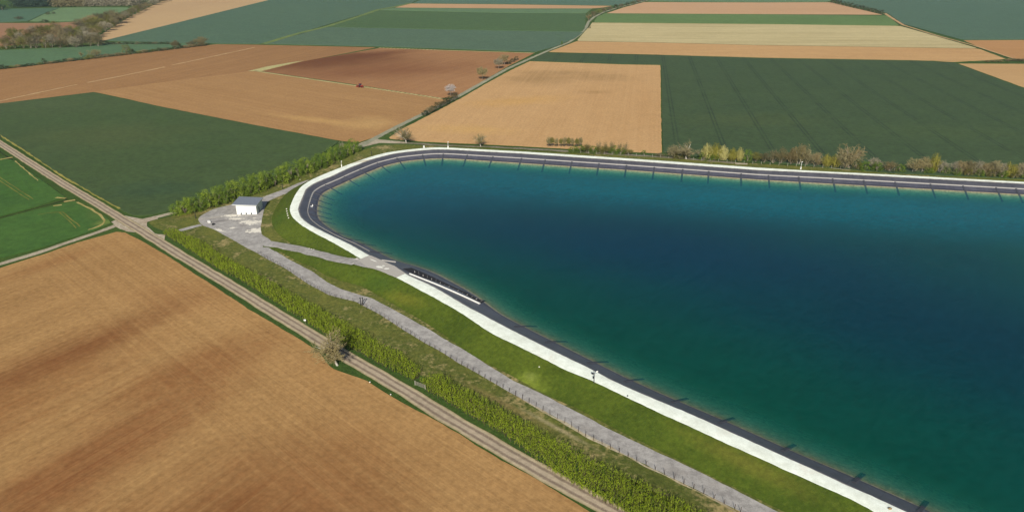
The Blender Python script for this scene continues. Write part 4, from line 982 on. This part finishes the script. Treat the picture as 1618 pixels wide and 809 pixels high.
B_ = {'grey': plain('bark_grey', (146, 134, 118)), 'pale': plain('bark_pale', (206, 198, 186)), 'brown': plain('bark_brown', (92, 78, 64))}
RT = random.Random(11)
NAMES = {'bare': 'bare_tree', 'hero': 'bare_tree', 'wood': 'woodland_tree', 'leafy': 'shrub', 'thin': 'young_tree', 'round': 'lane_tree', 'willow': 'willow_shrub', 'dense': 'hedge_tree'}
def tree(px, vtop, wpx, kind, lf, label, cat='tree', group=None, bark='grey', name=None, z=0.0, var=None):
    p = g(px[0], px[1], z); h = height_for(px[0], px[1], vtop, z); wd = wpx * mpp(p) * (1.2 if kind == 'wood' else 1)
    tm, cm = tree_meshes(kind, RT.randint(0, 2) if var is None else var, L_[lf], B_[bark])
    root = empty(name or NAMES[kind], p, RT.uniform(0, 6.28)); root.scale = (wd, wd, h)
    obj('trunk', tm, root); obj('crown', cm, root)
    return tag(root, label, cat, group)
# the leaning bare tree by the near road
hero = tree((533, 577), 513, 62, 'hero', 'tan', 'bare spreading tree leaning over the near track at the ploughed field edge', bark='pale', var=1)
hero.rotation_euler = (R(-6), R(-7), 1.1)
# trees along the field edge behind the far bend
tree((642, 226), 198.5, 44, 'bare', 'twig', 'wide bare tree at the lane junction behind the far crest bend', bark='pale', var=0)
tree((759.5, 231.8), 210, 24, 'bare', 'tan', 'small round bare tree standing alone on the field edge behind the far bank', bark='pale', var=1)
tree((712, 152.5), 133, 17, 'round', 'blossom', 'pale pink blossoming tree beside the lane by the dark brown field', bark='grey')
tree((721.5, 157), 147, 5, 'dense', 'dark', 'narrow dark bush next to the blossoming tree on the lane', 'shrub')
for k in range(8):
    f_ = k / 7; tree((672 + 46 * f_, 182.5 - 25 * f_), 174 - 26.5 * f_ - (k % 2) * 1.5, 15, 'wood' if k % 3 == 1 else 'leafy', 'wood' if k % 3 == 1 else 'dark', '%s scrubby bush going up the lane towards the blossoming tree' % ordinal(k), 'shrub', 'bushes lining the lane', name='lane_bush')
tree((762, 127), 104.5, 18, 'round', 'tan', 'olive tinged bare tree beside the lane, nearest of the three past the blossoming one', bark='grey')
tree((788, 109.5), 91.5, 16, 'round', 'grey', 'grey bare tree beside the lane, middle of the three past the blossoming one', bark='grey')
tree((797, 103), 85, 17, 'round', 'rust', 'brown bare tree beside the lane, farthest of the three past the blossoming one', bark='grey')
for k, (u, v) in enumerate([(804, 101.5), (810, 98.5), (816, 95.5)]): tree((u, v), v - 6.5, 9, 'leafy', 'dark', 'low dark bush by the lane beyond the bare trees, ' + ['nearest', 'middle', 'farthest'][k] + ' of three', 'shrub', 'bushes by the upper lane')
up = [(930, 33, 14, 10, 'bare', 'rust'), (938, 27, 10, 9, 'wood', 'wood'), (946, 23, 9, 10, 'wood', 'woodgreen'), (954, 19.5, 8, 9, 'wood', 'wood'), (963, 16.5, 7, 9, 'wood', 'wood'), (973, 14, 7, 9, 'dense', 'dark'), (982, 12, 6, 8, 'wood', 'wood'), (991, 9.5, 6, 9, 'dense', 'dark'), (1000, 7, 6, 9, 'wood', 'woodgreen'), (1009, 4.5, 6, 9, 'wood', 'wood'), (1018, 2, 6, 9, 'dense', 'dark'), (1028, -.5, 6, 9, 'wood', 'wood')]
for k, (u, v, h_, w_, kd_, lf) in enumerate(up): tree((u, v), v - h_, w_, kd_, lf, '%s roadside tree going up the lane past the cream field' % ordinal(k), 'tree', 'trees along the upper lane', name='roadside_tree')
tree((931.5, 45.5), 38.5, 5, 'dense', 'dark', 'lone dark bush on the lane at the corner of the cream field', 'shrub'); tree((887.5, 71.5), 65, 5, 'dense', 'green', 'lone green bush on the lane beside the green field', 'shrub')
for k in range(14):
    f_ = k / 13; tree((1316 + 77 * f_, 5.5 + 17.5 * f_), -1.2 + 17.5 * f_ - (k % 3) * .5, 8.5, 'dense', 'dark', 'dark tree in the dense row at the top right, %s from the left' % ordinal(k), 'tree', 'dark row at the top right', name='row_tree')
for k, (u, v) in enumerate([(1560, 98.5), (1570, 98.2), (1580, 98.2), (1593, 97.5), (1600, 97), (1608, 97.5), (1616, 97.5)]):
    tree((u, v), v - (3 if k < 3 else 5), 9, 'wood', 'rust' if k < 4 else 'wood', 'brown bush at the right edge field corner, %s from the left' % ordinal(k), 'shrub', 'bushes at the right field corner', name='corner_bush')
# row beyond the far bank
for k, (u, w_) in enumerate([(867, 8), (872, 8), (879, 7), (886, 6), (892, 8), (898, 8), (904, 7), (911, 8), (917, 7)]):
    tree((u, 233.6 + .08 * k), 215.5 + (k * 5 % 4) * .9, w_ * 1.0, 'round', 'olive' if k % 2 else 'tan', 'slender thin trunked tree beyond the far bank, %s from the left' % ordinal(k), 'tree', 'slender young trees', bark='grey', name='young_tree')
for k, (u, v, t, w_, lf) in enumerate([(906, 240, 231, 14, 'green'), (917, 240.5, 230, 14, 'green'), (926, 241, 228, 14, 'olive'), (937, 241.5, 231, 14, 'green'), (948, 242, 231, 13, 'olive'), (958, 242.5, 230.5, 14, 'olive'), (970, 243, 230, 14, 'green'), (981, 243.5, 233, 13, 'green'), (992, 244, 236, 12, 'olive')]):
    tree((u, v), t - .5, w_ * 1.35, 'wood' if k % 3 == 2 else 'leafy', lf, 'low bush along the tan field edge, %s from the left' % ordinal(k), 'shrub', 'low bushes on the tan field edge')
for k, (u, v, t) in enumerate([(928, 240, 222), (945, 241, 221), (957, 242, 222), (966, 242.5, 221), (978, 243, 220), (988, 244, 223)]):
    tree((u, v), t, 10, 'bare', 'rust', 'wispy bare sapling rising from the low bushes, %s from the left' % ordinal(k), 'tree', 'wispy saplings', name='sapling')
tree((1017, 244), 237, 9, 'leafy', 'green', 'single round green bush at the corner of the tan field', 'shrub'); tree((1043, 247), 242.5, 14, 'wood', 'wood', 'low brown bush at the wheat corner beside the far bank', 'shrub', name='shrub')
bank = [((1084, 251.5), 221, 46, 'bare', 'twig', 'large round bare tree at the left end of the wheat side row', 'tree', 'pale'), ((1064, 250), 228, 20, 'wood', 'twig', 'brown twiggy tree left of the large round bare tree', 'tree', 'grey'), ((1073, 251), 239, 20, 'leafy', 'olive', 'olive bush under the large round bare tree', 'shrub', 'grey'),
        ((1116, 252), 225.5, 20, 'willow', 'pale', 'cream topped willow, leftmost of the pale willow clump', 'willow', 'grey'), ((1130, 252.5), 225, 24, 'willow', 'yellow', 'tall yellow willow in the middle of the pale clump', 'willow', 'grey'), ((1142, 253.5), 228, 20, 'willow', 'pale', 'cream tipped willow right of the tall yellow one', 'willow', 'grey'), ((1156, 254.5), 232, 18, 'willow', 'yellow', 'short yellow willow on the right of the pale clump', 'willow', 'grey'), ((1168, 255.5), 231.5, 14, 'willow', 'pale', 'small cream willow at the right end of the pale clump', 'willow', 'grey'),
        ((1112, 252.5), 240, 20, 'leafy', 'green', 'green bush under the leftmost cream willow', 'shrub', 'grey'), ((1128, 253.5), 242, 18, 'leafy', 'green', 'green bush under the tall yellow willow', 'shrub', 'grey'),
        ((1181, 255), 235, 15, 'leafy', 'green', 'bright green round bush right of the pale willow clump', 'shrub', 'grey'), ((1194, 256), 239, 16, 'wood', 'olive', 'sparse olive bush right of the bright green one', 'shrub', 'grey'), ((1207, 257), 240, 16, 'wood', 'wood', 'sparse brown bush left of the dense bare group', 'shrub', 'grey'),
        ((1221, 258), 235, 20, 'wood', 'twig', 'twiggy tree at the left end of the dense bare group', 'tree', 'grey'), ((1233, 258.5), 231, 18, 'wood', 'tan', 'tan twiggy tree with a pointed top in the bare group', 'tree', 'grey'), ((1249, 259.5), 234, 22, 'wood', 'rust', 'rust brown tree in the middle of the bare group', 'tree', 'grey'), ((1262, 260), 226, 26, 'wood', 'tan', 'tallest tan tree of the bare group, behind the white mast', 'tree', 'pale'), ((1274, 261.5), 233, 20, 'wood', 'twig', 'bare tree just right of the tallest tan one', 'tree', 'grey'), ((1289, 262.5), 239.5, 20, 'wood', 'rust', 'short rust brown tree at the right end of the bare group', 'tree', 'grey'),
        ((1305, 264), 242, 18, 'willow', 'yellow', 'yellow green willow left of the big round bare tree', 'willow', 'grey'), ((1319, 264.5), 243, 20, 'willow', 'yellow', 'second yellow green willow, touching the big round bare tree', 'willow', 'grey'), ((1340, 266), 227, 46, 'bare', 'rust', 'big round brown bare tree right of the yellow willows', 'tree', 'grey'), ((1334, 266.5), 238, 32, 'wood', 'twig', 'twiggy undergrowth tree below the big round brown one', 'tree', 'grey'),
        ((1353, 267.5), 252, 18, 'leafy', 'olive', 'olive bush at the right foot of the big round brown tree', 'shrub', 'grey'), ((1366, 269.5), 254, 18, 'leafy', 'green', 'green bush two places right of the big round brown tree', 'shrub', 'grey'), ((1380, 268.5), 248, 18, 'wood', 'grey', 'thin grey tree rising between green bushes', 'tree', 'grey'), ((1385, 271), 255, 20, 'leafy', 'green', 'bright green bush in front of the thin grey tree', 'shrub', 'grey'), ((1405, 271), 253.5, 24, 'wood', 'rust', 'rust brown dome shaped bush left of the gap in the row', 'shrub', 'grey'), ((1422, 272), 259, 16, 'leafy', 'green', 'small green bush beside the gap in the row', 'shrub', 'grey'),
        ((1445, 271.5), 250, 22, 'wood', 'tan', 'pale tan twiggy tree right of the gap in the row', 'tree', 'pale'), ((1459, 272), 246, 20, 'wood', 'tan', 'second pale tan tree, left of the golden one', 'tree', 'pale'), ((1474, 272.5), 240.5, 18, 'willow', 'yellow', 'tall golden green tree above the pale tan ones', 'tree', 'grey'), ((1484, 273), 252, 24, 'wood', 'grey', 'pale grey twiggy tree right of the golden one', 'tree', 'pale'), ((1466, 273.5), 262, 18, 'leafy', 'green', 'low green bush under the golden tree', 'shrub', 'grey'), ((1494, 274.5), 262, 16, 'leafy', 'green', 'dark green bush right of the pale grey tree', 'shrub', 'grey')]
for px, t, w_, kd_, lf, lb, cat, bk in bank: tree(px, t, w_, kd_, lf, lb, cat, 'tree row beyond the far bank', bk, name={'shrub': 'shrub', 'willow': 'willow_shrub'}.get(cat, 'bare_tree'))
for k in range(16):
    u = 1508 + k * 9; kd_ = 'willow' if k in (9, 10) else 'wood'; lf = ('grey', 'rust', 'wood', 'twig')[k % 4] if kd_ == 'wood' else 'yellow'
    tree((u, 275.6 + k * .5), 254 - (k * 7 % 5) + k * .35, 17, kd_, lf, 'slim tree in the brown thicket beyond the far bank, %s from the left' % ordinal(k), 'tree', 'brown thicket beyond the far bank', name='thicket_tree')
    if k % 2 == 0: tree((u + 3, 277 + k * .5), 264 + k * .45, 15, 'leafy', 'olive' if k % 4 else 'green', 'low bush under the brown thicket, %s from the left' % ordinal(k // 2), 'shrub', 'low bushes under the thicket')
# shrub row behind the pump house
row = [(279.5, 337.5, 319, 17), (293, 337, 312, 22), (305, 334, 310, 20), (318, 331, 304, 22), (332, 327.5, 297, 22), (345, 323.5, 292, 22), (358, 319.5, 287, 22), (370, 315.5, 283, 22), (383, 311, 279, 21), (396, 306.5, 275, 22), (409, 302, 270, 22), (420, 297.5, 268, 18), (435, 292.5, 265, 20), (447, 288.5, 261, 19), (459, 284, 254, 20), (472, 279, 252, 19), (484, 274.5, 247, 19), (495, 270, 247, 16), (506, 266, 241, 17), (517, 261, 238, 17), (527, 256, 230, 17), (537, 251.5, 228, 16), (549, 246.5, 226, 13), (558, 241.5, 217.5, 14), (566, 238.5, 223, 11)]
nm = ['dark green', 'bright green', 'mid green', 'yellowish green']
L_['green2'] = leaf('leaf_fresh', (126, 150, 42), (156, 174, 62)); L_['green3'] = leaf('leaf_mid', (106, 134, 44), (136, 158, 58))
for k, (u, v, t, w_) in enumerate(row):
    q = (k * 7) % 3
    tree((u, v), t - .5, w_ * 1.4, 'leafy', ('green', 'green2', 'green3')[q], '%s shrub in the row behind the shed, %s from the left' % (nm[q], ordinal(k)), 'shrub', 'shrub row behind the shed')
for k, (u, v, t, lb) in enumerate([(426, 293, 270, 'bare grey sapling poking out of the middle of the shrub row'), (541, 247, 222, 'bare grey sapling near the far end of the shrub row'), (287, 338, 322, 'bare grey sapling at the near end of the shrub row')]):
    tree((u, v), t, 10, 'bare', 'grey', lb, 'tree', bark='pale', name='sapling')
# bright hedges beside the near track
m = Mat('hedge_leaf', .7, .25)
f = m.math('ADD', m.math('MULTIPLY', m.math('SUBTRACT', m.noise(3.0, 3, .7), .5), 2.2), .5, True)
c = m.mix(f, alb(124, 152, 30), alb(174, 190, 46)); c = m.mix(m.math('MULTIPLY', m.rng(m.noise(.35, 4, .65), .48, .66), .75), c, alb(92, 116, 34)); m.color(c)
t_ = m.n('ShaderNodeBsdfTranslucent'); m.put(t_.inputs[0], c); mx = m.n('ShaderNodeMixShader'); mx.inputs[0].default_value = .25
m.nt.links.new(m.b.outputs[0], mx.inputs[1]); m.nt.links.new(t_.outputs[0], mx.inputs[2]); m.nt.links.new(mx.outputs[0], m.out.inputs[0]); m_hedge = m.m
def hedge(name, front, back, h, label, seed, dens=6.5):
    rg = random.Random(seed); A_ = resample(W(front), .5); B2 = W(back); root = empty(name, A_[0]); tag(root, label, 'hedge'); mb = MB(); st = MB()
    TB = resample(B2, .5); n = len(A_)
    for i in range(n):
        a = A_[i]; b = TB[min(len(TB) - 1, int(i / n * len(TB)))]; wd = (b - a).length
        for _ in range(max(2, int(wd * .5 * dens))):
            f_ = rg.random(); p = a.lerp(b, f_) + Vector((rg.uniform(-.3, .3), rg.uniform(-.3, .3), 0)) - A_[0]
            big_ = noise.noise(Vector((p.x * .35, p.y * .35, seed))) * .35
            hh = h * (.62 + .5 * min(1, f_ * 2.2) * min(1, (1 - f_) * 4 + .7) * .9 + big_ * .35) * rg.uniform(.68, 1.2)
            lean = Vector((rg.uniform(-.3, .3), rg.uniform(-.3, .3), 0)); q = p + lean + Vector((0, 0, hh))
            sdv = Vector((rg.uniform(-1, 1), rg.uniform(-1, 1), 0)).normalized() * .05; st.poly((p - sdv, p + sdv, q))
            for k in range(13):
                t_ = rg.uniform(.2, 1.0); c0 = p.lerp(q, t_) + Vector((rg.gauss(0, .1), rg.gauss(0, .1), 0)); d = Vector((rg.uniform(-1, 1), rg.uniform(-1, 1), 0)).normalized() * rg.uniform(.025, .06)
                tip = c0 + Vector((rg.uniform(-.17, .17), rg.uniform(-.17, .17), rg.uniform(.15, .45))); mb.poly((c0 - d, c0 + d, tip))
    st.build('stems', B_['brown'], root); mb.build('foliage', m_hedge, root)
hedge('hedge', [(259, 371), (297, 395), (339, 423), (380, 444), (454, 491), (508.6, 527), (565, 557), (622, 588), (652, 603)], [(279, 370), (324.5, 390), (354, 412), (392, 432), (472, 476), (530, 508), (585, 540), (638, 570), (667, 594)], 2.3, 'bright yellow green hedge beside the track, the far stretch nearest the shed', 3)
hedge('hedge', [(664, 606), (676, 620), (746, 660), (800, 691), (873, 748), (972, 806), (1180, 920)], [(700, 602), (722, 618), (780, 648), (833, 680), (922, 730), (1040, 787), (1250, 890)], 2.6, 'bright yellow green hedge beside the track, the near stretch at the bottom', 4)
# left side: hedge row along the red earth, wood beyond the meadow
rg = random.Random(5); k = 0; u = -20
while u < 322:
    v = 110.2 - u * .1145 if u < 217 else 85.4 - (u - 217) * .12
    tall = {3: 1.8, 11: 2.2}.get(k % 17, 1.0); w_ = rg.uniform(9, 13)
    lf = rg.choice(['dark', 'dark', 'wood', 'woodgreen', 'rust']); kd_ = 'dense' if lf == 'dark' else 'wood'
    tree((u, v), v - rg.uniform(4, 6) * tall, w_, kd_, lf, 'scrubby bush in the hedge above the red field, %s from the left' % ordinal(k), 'shrub', 'hedge row above the red brown field', name='hedge_bush')
    u += rg.uniform(7, 9.5); k += 1
for px, t, w_, kd_, lf, lb in [((200, 83), 70, 15, 'leafy', 'olive', 'dark olive round tree standing in the hedge row by the meadow'), ((150, 90), 78, 18, 'wood', 'tan', 'tan twiggy tree in the hedge row left of the olive one'), ((129, 91), 79, 8, 'bare', 'tan', 'thin tan sapling in the hedge row on the left'), ((278, 77), 62.5, 12, 'wood', 'rust', 'rust brown twiggy tree toward the right end of the hedge row'), ((303, 74), 64, 14, 'wood', 'wood', 'brown tree second from the right end of the hedge row'), ((318, 72.5), 57, 20, 'wood', 'tan', 'golden tan tree at the right end of the hedge row')]:
    tree(px, t, w_, kd_, lf, lb, 'tree', name='hedge_tree')
for k in range(13):
    u = 160 + k * 9.5; tree((u, 70.6 - .04 * k), 66.2, 12, 'dense', 'dark' if k % 3 else 'wood', 'low dark bush in the line behind the meadow, %s from the left' % ordinal(k), 'shrub', 'dark line behind the meadow', name='hedge_bush')
WL = ['wood', 'wood', 'woodgreen', 'grey', 'rust', 'wood', 'olive']
def cn(l): return {'wood': 'brown olive', 'woodgreen': 'greenish', 'grey': 'grey', 'rust': 'rust brown', 'olive': 'olive', 'dark': 'dark'}[l]
def woodrow(n, a, b, hpx, wpx, where, group, seed, jit=2.0):
    rg = random.Random(seed)
    for k in range(n):
        f_ = k / max(1, n - 1); u = a[0] + (b[0] - a[0]) * f_ + rg.uniform(-jit, jit); v = a[1] + (b[1] - a[1]) * f_ + rg.uniform(-.8, .8); lf = rg.choice(WL)
        kd_ = 'leafy' if lf == 'olive' and rg.random() < .5 else 'wood'
        tree((u, v), v - hpx * rg.uniform(.8, 1.15), wpx * rg.uniform(.85, 1.2), kd_, lf, '%s tree %s, %s from the left' % (cn(lf), where, ordinal(k)), 'tree', group, 'grey', name='woodland_tree')
woodrow(13, (12, 77.5), (155, 74), 20, 16, 'in the front edge of the left wood', 'front of the left wood', 1)
woodrow(12, (8, 71), (152, 67.5), 20, 17, 'in the second rank of the left wood', 'second rank of the left wood', 2)
woodrow(10, (25, 64), (150, 60), 19, 18, 'in the third rank of the left wood', 'third rank of the left wood', 3)
woodrow(7, (55, 57), (140, 54), 17, 17, 'at the back of the left wood', 'back of the left wood', 4)
woodrow(6, (146, 59.5), (182, 42), 18, 16, 'along the slanting wood edge', 'slanting wood edge', 5, 1)
woodrow(7, (128, 52), (184, 38), 19, 18, 'just behind the slanting wood edge', 'inner rank of the slanting wood', 6)
woodrow(6, (125, 44), (178, 32), 17, 18, 'well behind the slanting wood edge', 'rear rank of the slanting wood', 7)
woodrow(7, (187, 35.5), (221, 18.5), 13, 14, 'in the narrow wood strip by the pale field', 'narrow wood strip', 8, 1)
woodrow(6, (224, 16.5), (268, -1.5), 11, 14, 'at the top of the wood strip', 'top of the wood strip', 9, 1)
for px, t, w_, kd_, lf, lb in [((76, 23.5), 18.5, 8, 'leafy', 'dark', 'dark bush alone in the upper left meadow, left of two'), ((84.5, 22.5), 18.5, 6, 'leafy', 'dark', 'dark bush alone in the upper left meadow, right of two'), ((30, 31), 26, 12, 'wood', 'wood', 'brown bush in the upper left meadow'), ((70, 35), 31, 14, 'dense', 'dark', 'dark low bush on the rust field edge'), ((88, 42), 33, 16, 'leafy', 'olive', 'green domed tree on the rust field behind the wood'), ((4, 16.5), 7, 18, 'dense', 'conifer', 'dark tree at the upper left photo corner')]:
    tree(px, t, w_, kd_, lf, lb, 'shrub' if 'bush' in lb else 'tree', name='shrub' if 'bush' in lb else 'field_tree')
# far wood that reads as one mass
def far_wood(name, a, b, rows, n, h, wd, lf, seed):
    rg = random.Random(seed); mb = MB()
    for r_ in range(rows):
        for k in range(n):
            f_ = (k + rg.uniform(-.3, .3)) / n; p = g(a[0] + (b[0] - a[0]) * f_, a[1] + (b[1] - a[1]) * f_) + Vector((0, r_ * wd * .8, 0)); s_ = rg.uniform(.8, 1.2)
            for _ in range(120):
                z = rg.uniform(.05, 1); rr = .6 * wd * math.sqrt(max(.05, 1 - ((z - .4) / .65) ** 2)) * rg.random() ** .5; a_ = rg.uniform(0, 6.28)
                o_ = Vector((math.cos(a_) * rr, math.sin(a_) * rr, z * h * s_)); mb.card(p + o_, (o_.x, o_.y, wd * .3), 1.3, rg)
    o = mb.build(name, L_[lf]); o['kind'] = 'stuff'; o['label'] = {'conifer': 'dark plantation block at the upper left', 'wood': 'brown bare wood band along the top left', 'grey': 'grey brown wood band at the top, right of the brown one'}[lf]; o['category'] = 'wood'
far_wood('far_wood', (18, 12.5), (80, 11.5), 4, 14, 13, 9, 'conifer', 1)
far_wood('far_wood', (82, 12), (138, 11), 5, 12, 13, 10, 'wood', 2)
far_wood('far_wood', (138, 11), (215, 10), 6, 14, 13, 11, 'grey', 3)

# ================================================================== HAZE
hb = bpy.data.meshes.new('haze'); bm = bmesh.new(); bmesh.ops.create_cube(bm, size=1)
for v in bm.verts: v.co = Vector((v.co.x * 8200, v.co.y * 5200 + 1750, -7.2 + (v.co.z + .5) * 111))
bm.to_mesh(hb); bm.free(); ho = obj('haze', hb); ho['kind'] = 'stuff'; ho['label'] = 'thin pale summer haze over the fields'; ho['category'] = 'haze'
hm = bpy.data.materials.new('haze'); hm.use_nodes = True; n_ = hm.node_tree; n_.nodes.clear()
v_ = n_.nodes.new('ShaderNodeVolumePrincipled'); v_.inputs['Density'].default_value = .00008; v_.inputs['Color'].default_value = (.74, .86, 1, 1); v_.inputs['Anisotropy'].default_value = .62
oo = n_.nodes.new('ShaderNodeOutputMaterial'); n_.links.new(v_.outputs[0], oo.inputs['Volume']); hb.materials.append(hm)
